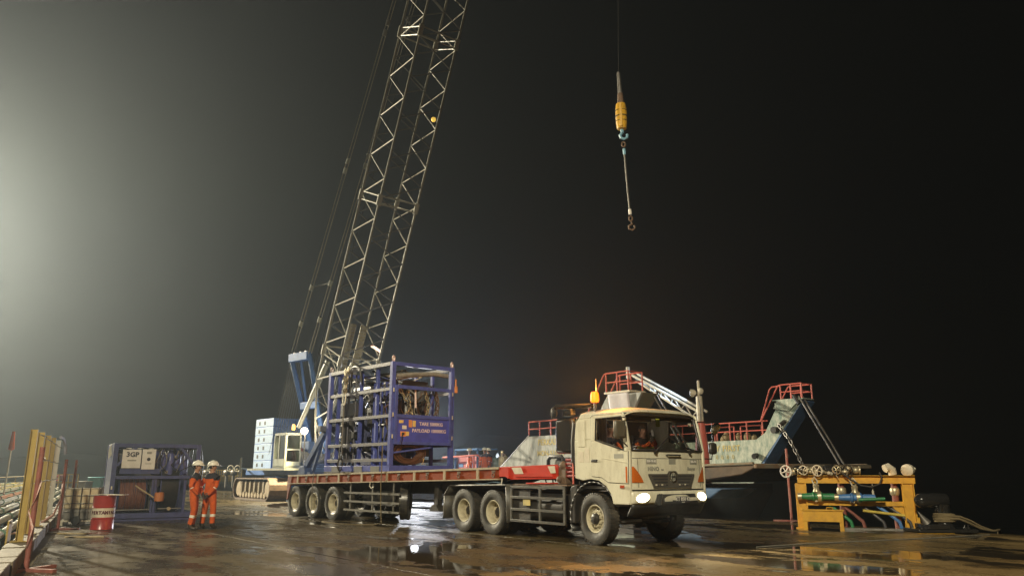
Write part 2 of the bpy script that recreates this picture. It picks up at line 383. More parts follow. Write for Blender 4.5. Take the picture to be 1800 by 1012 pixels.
# ------------------------------------------------------------------ setting: wet concrete jetty, sea, hills
def make_concrete():
    m, nt, b = new_mat('wet_concrete'); N, Lk = nt.nodes, nt.links
    geo = N.new('ShaderNodeNewGeometry')
    def noise(sc, det, rough=0.55, vec=None, dist=0.0):
        n = N.new('ShaderNodeTexNoise'); n.inputs['Scale'].default_value = sc; n.inputs['Detail'].default_value = det
        n.inputs['Roughness'].default_value = rough; n.inputs['Distortion'].default_value = dist
        Lk.new(vec or geo.outputs['Position'], n.inputs['Vector']); return n.outputs['Fac']
    def ramp(src, a, c, v0=0.0, v1=1.0):
        r = N.new('ShaderNodeMapRange'); r.interpolation_type = 'SMOOTHSTEP'
        r.inputs['From Min'].default_value = a; r.inputs['From Max'].default_value = c
        r.inputs['To Min'].default_value = v0; r.inputs['To Max'].default_value = v1
        Lk.new(src, r.inputs['Value']); return r.outputs[0]
    def math_(op, a, c):
        n = N.new('ShaderNodeMath'); n.operation = op
        for i, q in enumerate((a, c)):
            if isinstance(q, (int, float)): n.inputs[i].default_value = q
            else: Lk.new(q, n.inputs[i])
        return n.outputs[0]
    mp = N.new('ShaderNodeMapping'); mp.inputs['Rotation'].default_value = (0, 0, R(52)); mp.inputs['Location'].default_value = (3.1, 1.7, 0)
    Lk.new(geo.outputs['Position'], mp.inputs['Vector'])
    mp2 = N.new('ShaderNodeMapping'); mp2.inputs['Scale'].default_value = (0.55, 1.25, 1)
    Lk.new(mp.outputs[0], mp2.inputs['Vector'])
    big = noise(0.30, 5, 0.55, mp2.outputs[0], 0.6)         # standing water
    mid = noise(0.9, 6, 0.6, mp2.outputs[0])
    fine = noise(26, 6, 0.7); grit = noise(130, 3, 0.6)
    brk = noise(3.2, 6, 0.65)
    pud = ramp(math_('ADD', math_('ADD', big, math_('MULTIPLY', mid, 0.3)), math_('MULTIPLY', brk, 0.16)), 0.755, 0.785)
    dp = N.new('ShaderNodeVectorMath'); dp.operation = 'DOT_PRODUCT'
    lsh = N.new('ShaderNodeVectorMath'); lsh.operation = 'SUBTRACT'; lsh.inputs[1].default_value = tuple(L0)
    Lk.new(geo.outputs['Position'], lsh.inputs[0]); Lk.new(lsh.outputs['Vector'], dp.inputs[0])
    dp.inputs[1].default_value = (-math.sin(R(LYAW)), math.cos(R(LYAW)), 0)
    pud = math_('MULTIPLY', pud, ramp(dp.outputs['Value'], 2.0, 6.0))      # the deck falls away from the kerb
    damp = ramp(math_('ADD', mid, math_('MULTIPLY', big, 0.5)), 0.62, 0.90)
    c1 = N.new('ShaderNodeMix'); c1.data_type = 'RGBA'; c1.inputs['A'].default_value = (0.090, 0.066, 0.027, 1); c1.inputs['B'].default_value = (0.036, 0.026, 0.012, 1)
    Lk.new(damp, c1.inputs['Factor'])
    dj = N.new('ShaderNodeVectorMath'); dj.operation = 'DOT_PRODUCT'
    jsh = N.new('ShaderNodeVectorMath'); jsh.operation = 'SUBTRACT'; jsh.inputs[1].default_value = tuple(J0)
    Lk.new(geo.outputs['Position'], jsh.inputs[0]); Lk.new(jsh.outputs['Vector'], dj.inputs[0]); dj.inputs[1].default_value = (math.cos(R(JYAW)), math.sin(R(JYAW)), 0)
    newer = ramp(dj.outputs['Value'], 6.59, 6.61)      # a later, paler pour starts at this joint
    c1b = N.new('ShaderNodeMix'); c1b.data_type = 'RGBA'; c1b.inputs['B'].default_value = (0.185, 0.13, 0.058, 1)
    Lk.new(math_('MULTIPLY', newer, math_('SUBTRACT', 1.0, math_('MULTIPLY', damp, 0.7))), c1b.inputs['Factor']); Lk.new(c1.outputs['Result'], c1b.inputs['A'])
    c2 = N.new('ShaderNodeMix'); c2.data_type = 'RGBA'; c2.blend_type = 'MULTIPLY'; c2.inputs['Factor'].default_value = 1.0
    Lk.new(c1b.outputs['Result'], c2.inputs['A'])
    gr = N.new('ShaderNodeCombineColor'); gv = ramp(fine, 0.2, 0.8, 0.55, 1.3)
    for i in range(3): Lk.new(gv, gr.inputs[i])
    Lk.new(gr.outputs[0], c2.inputs['B'])
    c3 = N.new('ShaderNodeMix'); c3.data_type = 'RGBA'; c3.inputs['B'].default_value = (0.03, 0.024, 0.016, 1)
    Lk.new(math_('MULTIPLY', pud, 0.85), c3.inputs['Factor']); Lk.new(c2.outputs['Result'], c3.inputs['A'])
    Lk.new(c3.outputs['Result'], b.inputs['Base Color'])
    wet_r = ramp(math_('ADD', math_('MULTIPLY', mid, 0.6), math_('MULTIPLY', brk, 0.4)), 0.36, 0.64, 0.50, 0.12)
    r = N.new('ShaderNodeMix'); r.data_type = 'FLOAT'; Lk.new(pud, r.inputs['Factor']); Lk.new(wet_r, r.inputs['A']); r.inputs['B'].default_value = 0.035
    Lk.new(r.outputs['Result'], b.inputs['Roughness'])
    b.inputs['IOR'].default_value = 1.34
    h = math_('ADD', math_('MULTIPLY', fine, 0.7), math_('MULTIPLY', grit, 0.3))
    dry = math_('SUBTRACT', 1.0, math_('MULTIPLY', pud, 0.97))
    bp = N.new('ShaderNodeBump'); bp.inputs['Distance'].default_value = 0.014
    Lk.new(math_('MULTIPLY', dry, 0.55), bp.inputs['Strength']); Lk.new(h, bp.inputs['Height'])
    Lk.new(bp.outputs[0], b.inputs['Normal'])
    return m
concrete = make_concrete()
def clip(poly, p, n):
    out = []
    for i in range(len(poly)):
        a, b = poly[i], poly[(i+1) % len(poly)]
        da = (a[0]-p[0])*n[0] + (a[1]-p[1])*n[1]; db = (b[0]-p[0])*n[0] + (b[1]-p[1])*n[1]
        if da >= 0: out.append(a)
        if da * db < 0:
            t = da / (da - db); out.append((a[0]+(b[0]-a[0])*t, a[1]+(b[1]-a[1])*t))
    return out
la = R(LYAW); ja = R(JYAW)
l_n = (-math.sin(la), math.cos(la)); j_n = (math.sin(ja), -math.cos(ja))
far_j = JW(-84, 0); far_l = LW(-84, -0.35)
jetty_poly = [tuple(JW(60, 0)[:2]), tuple(far_j[:2]), tuple(far_l[:2]), tuple(LW(45, -0.35)[:2])]
mb = MB()
mb.prism(jetty_poly, lambda u, v, w: (u, v, w), -1.1, -0.012)
deck = structure('jetty_deck', mb, mat('joint_filler', (0.018, 0.015, 0.011), 0.8, dirt=0.3), angle=0)
for i in range(-16, 5):
    for j in range(-5, 0):
        x0, x1 = 6.6 + i*6.0 + 0.02, 12.6 + i*6.0 - 0.02
        y0, y1 = j*5.2 + 0.02, (j+1)*5.2 - 0.02
        if j == -1: y1 = 0.0
        poly = [tuple(JW(a, c)[:2]) for a, c in ((x0,y0),(x1,y0),(x1,y1),(x0,y1))]
        poly = clip(poly, LW(0, -0.34)[:2], l_n)
        if len(poly) < 3: continue
        z = random.uniform(-0.002, 0.002)
        structure('concrete_slab', MB().prism(poly, lambda u, v, w: (u, v, w), -0.011, z), concrete, deck, bevel=0.004, angle=0)
# low upstand along the berth edge
mb = MB()
fend = MB().box(-60, 14, 0.02, 0.22, -0.9, -0.15)
o = part('fender_beam', fend, rust_brown, deck, bevel=0.02); o.location = J0; o.rotation_euler = (0, 0, R(JYAW))

def make_water():
    m, nt, b = new_mat('sea_water'); N, Lk = nt.nodes, nt.links
    b.inputs['Base Color'].default_value = (0.006, 0.008, 0.008, 1); b.inputs['Roughness'].default_value = 0.12; b.inputs['IOR'].default_value = 1.33
    geo = N.new('ShaderNodeNewGeometry'); n = N.new('ShaderNodeTexNoise'); n.inputs['Scale'].default_value = 0.9; n.inputs['Detail'].default_value = 6
    Lk.new(geo.outputs['Position'], n.inputs['Vector'])
    bp = N.new('ShaderNodeBump'); bp.inputs['Strength'].default_value = 0.8; bp.inputs['Distance'].default_value = 0.25
    Lk.new(n.outputs['Fac'], bp.inputs['Height']); Lk.new(bp.outputs[0], b.inputs['Normal'])
    return m
water_m = make_water()
structure('sea', MB().add([(-3000,-200,-3.2),(3000,-200,-3.2),(3000,3000,-3.2),(-3000,3000,-3.2)], [(0,1,2,3)]), water_m, angle=0)
hill_m = mat('forest_hill', (0.035, 0.042, 0.03), 0.9, dirt=0.5, scale=0.05, dirt_col=(0.02, 0.02, 0.015))
def ridge(name, Y, pts, depth):
    mb = MB(); n = 70; us = [pts[0][0] + (pts[-1][0]-pts[0][0])*i/n for i in range(n+1)]
    def top(u):
        for (a, va), (b, vb) in zip(pts, pts[1:]):
            if a <= u <= b:
                t = (u-a)/(b-a); t = t*t*(3-2*t); return va + (vb-va)*t
        return pts[-1][1]
    rows = []
    for k in range(6):
        f = k / 5
        row = []
        for i, u in enumerate(us):
            p = at(u, top(u) + 1.6*math.sin(u*0.11) + 1.1*math.sin(u*0.31+1), Y)
            hgt = (p.z + 3.4) * math.sin(f * math.pi) ** 0.8 - 3.4 if 0 < f < 1 else -3.4
            row.append((p.x * (1 + (f-0.5)*depth/Y), Y + (f-0.5)*depth, hgt))
        rows.append(row)
    vs = [p for r in rows for p in r]
    fs = [(j*(n+1)+i, j*(n+1)+i+1, (j+1)*(n+1)+i+1, (j+1)*(n+1)+i) for j in range(5) for i in range(n)]
    mb.add(vs, fs)
    return structure(name, mb, hill_m, angle=60)
ridge('hill', 700, [(-420, 790), (-150, 806), (60, 803), (130, 794), (180, 800), (260, 808), (340, 818), (470, 826), (620, 829)], 260)
ridge('hill', 900, [(600, 829), (760, 800), (860, 762), (930, 770), (1080, 806), (1250, 826)], 260)

# haze: one closed box of even, pale, damp air
hz, hnt, _b = new_mat('haze_air'); hnt.nodes.clear()
ho = hnt.nodes.new('ShaderNodeOutputMaterial'); hv = hnt.nodes.new('ShaderNodeVolumePrincipled')
hv.inputs['Color'].default_value = (0.76, 0.88, 1.0, 1); hv.inputs['Density'].default_value = 0.0008; hv.inputs['Anisotropy'].default_value = 0.72
hnt.links.new(hv.outputs[0], ho.inputs['Volume'])
hz.cycles.volume_sampling = 'MULTIPLE_IMPORTANCE'
haze = part('haze', MB().box(-1300, 1300, -120, 1250, -4.4, 140), hz, angle=0)
haze['kind'] = 'stuff'; haze['label'] = 'thin damp night air hanging over the whole jetty'

# ------------------------------------------------------------------ floodlights of the jetty (outside the frame)
def flood_mast(label, loc, height, target, energy, col, heads=2, spot=150):
    t = thing('floodlight_mast', label, 'floodlight', (loc[0], loc[1], 0), 0, 'floodlight masts lighting the jetty')
    part('pole', MB().lathe([(0.16, 0), (0.15, 0.1), (0.13, height*0.5), (0.09, height)], n=12), steel, t)
    part('base_plate', MB().box(-0.3, 0.3, -0.3, 0.3, 0, 0.04), steel, t)
    d = (Vector(target) - Vector((loc[0], loc[1], height))).normalized()
    side = d.cross(Vector((0,0,1))).normalized()
    part('crossbar', MB().beam(side*-0.9 + Vector((0,0,height)), side*0.9 + Vector((0,0,height)), 0.09), steel, t)
    for k in range(heads):
        off = side * ((k - (heads-1)/2) * 0.9) + Vector((0,0,height+0.1))
        h = part('lamp_head', MB().beam(off, off + d*0.22, 0.5, 0.4), steel, t)
        part('lens', MB().beam(off + d*0.222, off + d*0.228, 0.46, 0.36), emit('flood_lens', (1.0, 0.93, 0.75), 30), h)
        lp = off + d*0.3
        lamp('flood_light', 'SPOT', lp, energy/heads, col, 0.22, lp + d, spot, 0.6, t)
    return t
WARM = (1.0, 0.89, 0.64)
flood_mast('tall grey floodlight mast on the left side of the jetty beyond the fence', (-61.0, 68.0), 23.5, (-2, 24, 0), 370000, WARM, 2, 150)
flood_mast('tall grey floodlight mast standing behind the photographer', (-6.0, -12.0), 19.0, (7, 18, 0), 50000, (1.0, 0.89, 0.64), 2, 78)
# ------------------------------------------------------------------ wheels
def tyre_mesh(rad=0.54, w=0.28, lugs=44):
    mb = MB(); h = w/2; ri = 0.28
    prof = [(ri, -h*0.62), (ri+0.02, -h*0.78), (rad*0.72, -h), (rad*0.86, -h*0.99), (rad*0.95, -h*0.9), (rad*0.985, -h*0.72), (rad*0.985, h*0.72), (rad*0.95, h*0.9), (rad*0.86, h*0.99), (rad*0.72, h), (ri+0.02, h*0.78), (ri, h*0.62)]
    mb.lathe(prof, (0,0,0), (0,1,0), 48, False)
    for k in range(lugs):
        for s in (-1, 1):
            a = 2*math.pi*(k + (0.5 if s > 0 else 0))/lugs; r0, r1 = rad*0.93, rad
            da = math.pi/lugs*0.62
            vs = []
            for (rr, yy) in ((r0, s*h*0.97), (r1, s*h*0.90), (r1, s*h*0.12), (r0, s*h*0.12)):
                for q in (a-da, a+da):
                    vs.append((rr*math.cos(q), yy, rr*math.sin(q)))
            mb.add(vs, [(0,1,3,2),(2,3,5,4),(0,2,4,6),(1,7,5,3),(4,5,7,6)])
    return mb.mesh('tyre', 30)
def rim_front_mesh():
    mb = MB()   # outer side is -y; convex disc with a ring of hand holes
    mb.lathe([(0.285, 0.09), (0.30, -0.10), (0.285, -0.115), (0.265, -0.10), (0.255, -0.03)], (0,0,0), (0,1,0), 40, False)
    n = 10
    for k in range(n):   # disc spokes between round openings
        a0 = 2*math.pi*k/n
        seg = []
        for q in range(5):
            a = a0 + 2*math.pi/n*(q/4)
            ro = 0.256; rm = 0.215 + 0.028*abs(math.cos((a-a0)*n/2)); rn = 0.19 - 0.028*abs(math.cos((a-a0)*n/2)); rc = 0.115
            seg.append([(ro*math.cos(a), -0.03, ro*math.sin(a)), (rm*math.cos(a), -0.045, rm*math.sin(a)), (rn*math.cos(a), -0.06, rn*math.sin(a)), (rc*math.cos(a), -0.075, rc*math.sin(a))])
        for q in range(4):
            A, B = seg[q], seg[q+1]
            mb.add([A[0], B[0], B[1], A[1]], [(0,1,2,3)])
            mb.add([A[2], B[2], B[3], A[3]], [(0,1,2,3)])
        a = a0
        mb.add([(0.245*math.cos(a-0.09), -0.035, 0.245*math.sin(a-0.09)), (0.245*math.cos(a+0.09), -0.035, 0.245*math.sin(a+0.09)), (0.16*math.cos(a+0.12), -0.066, 0.16*math.sin(a+0.12)), (0.16*math.cos(a-0.12), -0.066, 0.16*math.sin(a-0.12))], [(0,1,2,3)])
        mb.tube((0.15*math.cos(a+0.3), -0.065, 0.15*math.sin(a+0.3)), (0.15*math.cos(a+0.3), -0.105, 0.15*math.sin(a+0.3)), 0.016, n=6)
    mb.lathe([(0.24, -0.02), (0.24, 0.0)], (0,0,0), (0,1,0), 24, True)
    return mb.mesh('rim', 30)
def rim_rear_mesh():
    mb = MB()   # deep dish: disc far inside
    mb.lathe([(0.285, 0.10), (0.30, -0.10), (0.285, -0.118), (0.262, -0.10), (0.248, -0.02), (0.235, 0.09), (0.19, 0.10), (0.12, 0.085)], (0,0,0), (0,1,0), 40, False)
    for k in range(8):
        a = 2*math.pi*k/8
        mb.tube((0.15*math.cos(a), 0.09, 0.15*math.sin(a)), (0.15*math.cos(a), 0.05, 0.15*math.sin(a)), 0.018, n=6)
    return mb.mesh('rim', 30)
TYRE = tyre_mesh(); TYRE_RIB = tyre_mesh(0.525, 0.27, 60); RIM_F = rim_front_mesh(); RIM_R = rim_rear_mesh()
HUB_F = MB().lathe([(0.118, -0.07), (0.11, -0.13), (0.085, -0.15), (0.05, -0.155), (0.045, -0.17), (0.001, -0.172)], (0,0,0), (0,1,0), 20).mesh('hub')
HUB_R = MB().lathe([(0.125, 0.10), (0.115, 0.05), (0.095, 0.02), (0.05, 0.0), (0.001, -0.002)], (0,0,0), (0,1,0), 20).mesh('hub')
DISC = MB().lathe([(0.27, 0.02), (0.27, 0.04)], (0,0,0), (0,1,0), 24).mesh('inner_disc')
rubber_wet = mat('tyre_wet', (0.022, 0.021, 0.02), 0.32, dirt=0.9, scale=5, dirt_col=(0.10, 0.085, 0.055))
def wheel(parent, x, y, z, rim, tyre, hub, rimm=cream2, tm=rubber, flip=False, steer=0.0, spin=0.0):
    w = part('wheel', rim, rimm, parent)
    w.location = (x, y, z)
    w.rotation_euler = (0, R(spin), R(steer + (180 if flip else 0)))
    part('tyre', tyre, tm, w)
    part('hub', hub, black if hub is HUB_F else chassis_m, w)
    return w

# ------------------------------------------------------------------ tractor
TR = thing('tractor_truck', 'cream cab tractor truck with lit headlights and amber beacon, pulling the orange trailer', 'truck', (2.69, 17.89, 0), -52.5)
wheel(TR, 0, -1.03, 0.535, RIM_F, TYRE, HUB_F, spin=12, steer=-4)
wheel(TR, 0, 1.03, 0.535, RIM_F, TYRE, HUB_F, flip=True, steer=-4)
for i, x in enumerate((-3.65, -4.95)):
    for s in (-1, 1):
        wheel(TR, x, s*1.08, 0.535, RIM_R, TYRE, HUB_R, flip=(s > 0), spin=20*i)
        wheel(TR, x, s*0.75, 0.535, RIM_R, TYRE, HUB_R, flip=(s < 0), spin=33)
# chassis
mb = MB()
for s in (-1, 1): mb.box(-5.75, 0.9, s*0.43-0.04, s*0.43+0.04, 0.78, 1.06)
for x in (-5.6, -4.3, -3.0, -1.6, -0.2, 0.8): mb.box(x-0.06, x+0.06, -0.39, 0.39, 0.84, 1.0)
part('chassis', mb, chassis_m, TR, bevel=0.01)
mb = MB()
mb.box(-4.95, 0.0, -0.05, 0.05, 0.49, 0.57)
for x in (-3.65, -4.95):
    mb.tube((x, -0.95, 0.535), (x, 0.95, 0.535), 0.085, n=12); mb.ball((x, 0, 0.53), 0.24, 0.22, 0.25)
mb.tube((0, -0.9, 0.5), (0, 0.9, 0.5), 0.06, n=10); mb.beam((0.35, -0.8, 0.45), (0.35, 0.8, 0.45), 0.06)
for s in (-1, 1):
    mb.beam((-0.75, s*0.45, 0.66), (0.75, s*0.45, 0.66), 0.09, 0.05); mb.tube((0, s*0.5, 0.5), (0, s*0.5, 0.9), 0.05)
    mb.beam((0.05, s*0.9, 0.46), (0.75, s*0.5, 0.52), 0.05)
mb.box(-0.2, 0.75, -0.3, 0.3, 0.55, 0.95)
part('axles', mb, chassis_m, TR)
# cab shell
side_y = 1.2
def S(u, v, w): return (u, w, v)
def cab_side(s):
    mb = MB(); a, b = s*1.2, s*1.14
    arch = [(0.62, 0.86), (0.56, 1.06), (0.42, 1.22), (0.2, 1.33), (-0.05, 1.36), (-0.3, 1.33)]
    mb.prism([(1.12, 0.86)] + arch + [(-0.55, 1.38), (-0.55, 2.2), (0.12, 2.2), (1.0, 1.96), (1.14, 1.96)], S, a, b)
    mb.prism([(-0.55, 2.2), (0.12, 2.2), (0.15, 2.66), (-0.42, 2.66), (-0.5, 2.6)], S, a, b)
    mb.prism([(1.0, 1.96), (1.14, 1.96), (1.0, 2.66), (0.96, 2.66)], S, a, b)
    mb.prism([(-0.42, 2.66), (1.0, 2.66), (0.96, 2.76), (-0.32, 2.78)], S, a, s*1.15)
    return mb
shell = MB()
for s in (-1, 1):
    q = cab_side(s); shell.add(q.v, q.f)
def xf(z):
    return 1.20 if z < 1.5 else 1.20 - (z - 1.5) * 0.05 if z < 1.95 else 1.178 - (z - 1.95) * 0.24
def bow(y): return 0.085 * (abs(y) / 1.2) ** 3 + 0.05 * max(0, (abs(y) - 1.08) / 0.12) ** 2
shell.grid(28, 12, lambda u, v: (xf(1.16 + v*0.78) - bow(-1.2 + 2.4*u), -1.2 + 2.4*u, 1.16 + v*0.78))
# roof: rolled edges
def roof(u, v):
    y = -1.2 + 2.4*u; x = -0.55 + 1.60*v
    z = 2.88 - 0.13*(abs(y)/1.2)**6 - 0.11*max(0, (v - 0.8)/0.2)**2 - 0.18*max(0, (0.15 - v)/0.15)**2
    return (x - (0.085*(abs(y)/1.2)**3)*v, y, z)
shell.grid(28, 16, roof)
shell.box(-0.55, -0.50, -1.14, 1.14, 1.35, 2.70)
shell.grid(24, 2, lambda u, v: (1.015 - v*0.02 - 0.085*abs(-1+2*u)**3, -1.16 + 2.32*u, 2.70 + 0.07*v))
part('cab_body', shell, cream, TR, bevel=0.012, angle=40)
part('cab_floor', MB().box(-0.5, 1.05, -1.13, 1.13, 1.16, 1.22), black, TR)
part('cab_liner', MB().box(-0.498, -0.49, -1.13, 1.13, 1.23, 2.68).box(-0.48, 0.95, -1.13, 1.13, 2.70, 2.706), mat('liner_dark', (0.03, 0.03, 0.032), 0.8, dirt=0.2), TR)
# panel gaps
gap = mat('panel_gap', (0.012, 0.011, 0.01), 0.7, dirt=0.0)
gp = MB()
for s in (-1, 1):
    gp.path([(xf(z) - bow(s*0.98) + 0.001, s*0.98, z) for z in (1.20, 1.4, 1.6, 1.78)], 0.005, 5)
    gp.path([(-0.004, s*1.203, 1.42), (-0.004, s*1.203, 2.68), (0.05, s*1.203, 2.715), (0.95, s*1.203, 2.715)], 0.006, 5)
    gp.path([(-0.004, s*1.203, 1.42), (0.3, s*1.203, 1.395), (0.5, s*1.203, 1.295), (1.085, s*1.203, 1.275), (1.105, s*1.203, 1.93)], 0.006, 5)
gp.path([(xf(1.79) - bow(y) + 0.001, y, 1.79) for y in [-1.18 + 2.36*i/24 for i in range(25)]], 0.005, 5)
part('panel_gaps', gp, gap, TR)
# door panels, a few millimetres proud
for s in (-1, 1):
    mb = MB(); a, b = s*1.201, s*1.216
    mb.prism([(1.08, 1.28), (1.10, 1.93), (0.99, 1.925), (0.12, 2.165), (0.0, 2.165), (0.0, 1.42), (0.3, 1.40), (0.5, 1.30)], S, a, b)
    mb.prism([(0.0, 2.168), (0.115, 2.168), (0.145, 2.64), (0.04, 2.70), (0.0, 2.66)], S, a, b)
    mb.prism([(1.0, 1.93), (1.095, 1.935), (0.985, 2.66), (0.94, 2.66)], S, a, b)
    mb.prism([(0.148, 2.64), (0.94, 2.662), (0.97, 2.664), (0.94, 2.71), (0.06, 2.71)], S, a, b)
    dr = part('door', mb, cream, TR, bevel=0.006)
    part('door_window', MB().add([(0.12, s*1.158, 2.19), (1.0, s*1.158, 1.95), (0.955, s*1.158, 2.655), (0.15, s*1.158, 2.655)], [(0,1,2,3)]), side_glass, dr, angle=0)
    fr = MB()
    P = [(0.125, 2.185, ), (0.995, 1.95), (0.95, 2.65), (0.15, 2.65)]
    for i in range(4):
        p, q = P[i], P[(i+1) % 4]; fr.tube((p[0], s*1.20, p[1]), (q[0], s*1.20, q[1]), 0.018, n=6)
    part('window_seal', fr, black, dr)
    part('handle', MB().box(0.02, 0.20, s*1.216, s*1.245, 1.725, 1.775), black, dr, bevel=0.01)
    st = part('sticker', MB().box(0.70, 0.98, s*1.216, s*1.219, 1.79, 1.88), sign_grey, dr)
    part('panel_crease', MB().tube((0.35, s*1.213, 1.80), (1.06, s*1.213, 1.70), 0.012, n=6), cream, dr)
# rear-quarter sticker panel and recess
part('side_recess', MB().box(-0.42, -0.20, -1.212, -1.203, 2.05, 2.62), cream, TR, bevel=0.006)
part('notice_sticker', MB().box(-0.44, -0.26, -1.205, -1.2015, 1.72, 1.95), drum_white, TR)
part('notice_sticker', MB().box(-0.22, -0.08, -1.205, -1.2015, 1.72, 2.02), drum_white, TR)
# windscreen
def ws(u, v, off=0.0):
    z = 1.955 + v*0.755; y = (-1.13 + 2.26*u) * (1 - 0.02*v)
    return (xf(z) - bow(y*0.98) + off - 0.008, y, z)
part('windscreen', MB().grid(24, 8, ws), windscreen, TR)
seal = MB()
loop = [ws(i/24, 0, .004) for i in range(25)] + [ws(1, j/8, .004) for j in range(1, 9)] + [ws(1-i/24, 1, .004) for i in range(1, 25)] + [ws(0, 1-j/8, .004) for j in range(1, 8)]
seal.path(loop, 0.03, 8, True)
part('windscreen_seal', seal, black, TR)
for s in (-1, 1):
    part('corner_pillar', MB().prism([(0,0),(0.06,0),(0.06,0.05),(0,0.05)], lambda u, v, w, s=s: (1.075 - w*0.175 + u, s*(1.125 + v) - s*0.0, 1.95 + w*0.74), 0, 1), black, TR)
part('sun_strip', MB().grid(20, 2, lambda u, v: tuple(Vector(ws(u*0.96+0.02, 0.86 + v*0.12)) + Vector((-0.012, 0, 0)))), black, TR)
# dashboard, seats, wheel
part('dashboard', MB().box(0.78, 1.06, -1.1, 1.1, 1.6, 1.93), black, TR, bevel=0.05)
for y in (-0.62, 0.55):
    st = part('seat', MB().box(-0.25, 0.3, y-0.27, y+0.27, 1.5, 1.66), black, TR, bevel=0.05)
    part('backrest', MB().box(-0.33, -0.2, y-0.25, y+0.25, 1.6, 2.35), black, st, bevel=0.05)
sw = part('steering_wheel', MB().ring((0.62, -0.6, 1.93), (-0.5, 0, 0.85), 0.22, 0.016), black, TR)
cur = MB()
for k in range(12):
    cur.tube((0.16 + k*0.018, -1.10 + 0.015*math.sin(k*1.9), 2.02), (0.16 + k*0.018, -1.10 + 0.015*math.sin(k*1.9), 2.66), 0.014, n=6)
part('curtain', cur, curtain_m, TR)
part('dashboard_vest', MB().grid(14, 4, lambda u, v: (1.085 - 0.06*abs(u-0.4) - v*0.03, -0.86 + u*0.52, 1.965 + v*0.07 + 0.012*math.sin(u*14) + 0.008*math.sin(v*5))), lime, TR, solid=0.01)
part('dashboard_helmet', MB().ball((1.0, 0.55, 2.04), 0.11, 0.14, 0.13), mat('helmet_pale', (0.55, 0.62, 0.42), 0.35, dirt=0.2), TR)
part('permit_card', MB().box(1.002, 1.008, -0.22, -0.10, 2.47, 2.64), lime, TR).rotation_euler = (0, 0, 0)
part('permit_card', MB().box(1.004, 1.010, -0.36, -0.25, 2.53, 2.62), drum_white, TR)
part('permit_card', MB().box(0.99, 0.996, 0.86, 0.96, 2.50, 2.58), drum_white, TR)
# front: grille, emblem, lettering, indicators, bumper, headlights
def fx(y, z, off=0.0): return xf(z) - bow(y) + off
gr = MB()
poly = [(-0.70, 1.47), (-0.17, 1.475), (-0.12, 1.53), (0.12, 1.53), (0.17, 1.475), (0.72, 1.47), (0.745, 1.44), (0.61, 1.205), (0.56, 1.185), (-0.54, 1.185), (-0.60, 1.205), (-0.735, 1.44)]
def gr_y(z): return 0.60 + (0.735-0.60)*max(0, min(1, (z-1.205)/0.235))
gr.grid(24, 8, lambda u, v: (fx((2*u-1)*gr_y(1.185+0.288*v), 1.185+0.288*v, 0.022), (2*u-1)*gr_y(1.185+0.288*v), 1.185+0.288*v))
gr.grid(8, 2, lambda u, v: (fx(0, 1.5, 0.023), (2*u-1)*(0.17-0.05*v), 1.472+0.06*v))
grille = part('grille', gr, mat('grille_grey', (0.075, 0.072, 0.062), 0.5, dirt=0.5, scale=8, dirt_col=(0.13, 0.11, 0.08)), TR, bevel=0.006)
for k in range(4):
    z = 1.425 - k*0.062; w = 0.64 - k*0.045
    for s in (-1, 1):
        part('grille_slot', MB().grid(6, 1, lambda u, v, s=s, z=z, w=w: (fx(s*(0.16 + u*(w-0.16)), z, 0.026), s*(0.16 + u*(w-0.16)), z - 0.014 + v*0.028)), ink, grille)
for s, y0 in ((-1, -0.55), (1, 0.18)):
    for q in range(4):
        part('grille_insert', MB().box(fx(0.4, 1.25, 0.028), fx(0.4, 1.25, 0.036), y0+q*0.09, y0+q*0.09+0.05, 1.235, 1.265), offwhite if q % 2 == 0 else steel, grille)
em = MB().ring((fx(0, 1.42, 0.035), 0, 1.415), (1, 0, 0), 0.105, 0.016, 28, 8)
emb = part('emblem', em, chrome, grille)
part('emblem_plate', MB().lathe([(0.10, 0), (0.10, 0.012), (0.001, 0.02)], (fx(0, 1.42, 0.022), 0, 1.415), (1,0,0), 28), sign_grey, emb)
mb = MB(); X = fx(0, 1.42, 0.044)
mb.beam((X, -0.065, 1.415), (X, 0.065, 1.415), 0.01, 0.03); mb.beam((X, -0.055, 1.36), (X, -0.035, 1.47), 0.012, 0.022); mb.beam((X, 0.055, 1.36), (X, 0.035, 1.47), 0.012, 0.022)
part('emblem_bars', mb, chrome, emb)
lettering('HINO', 0.115, (fx(-0.55, 1.575, 0.004), -0.56, 1.575), (0.07, 1, 0), (0,0,1), sign_grey, TR, bold=0.006, spacing=1.15)
lettering('500', 0.05, (fx(-0.3, 1.56, 0.004), -0.29, 1.555), (0.03, 1, 0), (0,0,1), sign_grey, TR, bold=0.002)
lettering('Ranger', 0.10, (fx(0.66, 1.58, 0.004), 0.66, 1.58), (-0.07, 1, 0), (0,0,1), sign_grey, TR, bold=0.004)
for y, w, s in ((-0.60, 0.15, 'ESB-TR 02'), (0.04, 0.11, ''), (0.76, 0.13, 'ESB-TR')):
    st = part('sticker', MB().grid(4, 1, lambda u, v, y=y, w=w: (fx(y - w + 2*w*u, 1.73, 0.004), y - w + 2*w*u, 1.67 + v*0.12)), sign_grey, TR)
    if s: lettering(s, 0.062, (fx(y, 1.73, 0.007), y, 1.73), (-0.06 if y > 0.3 else 0.05, 1, 0), (0,0,1), ink_white, st, bold=0.003, extrude=0.002)
gh = MB(); gh.path([(fx(-0.1,1.86,.005), -0.14, 1.86), (fx(-.1,1.86,.05), -0.13, 1.865), (fx(0.3,1.86,.05), 0.27, 1.865), (fx(.3,1.86,.005), 0.28, 1.86)], 0.017, 8)
part('grab_handle', gh, black, TR)
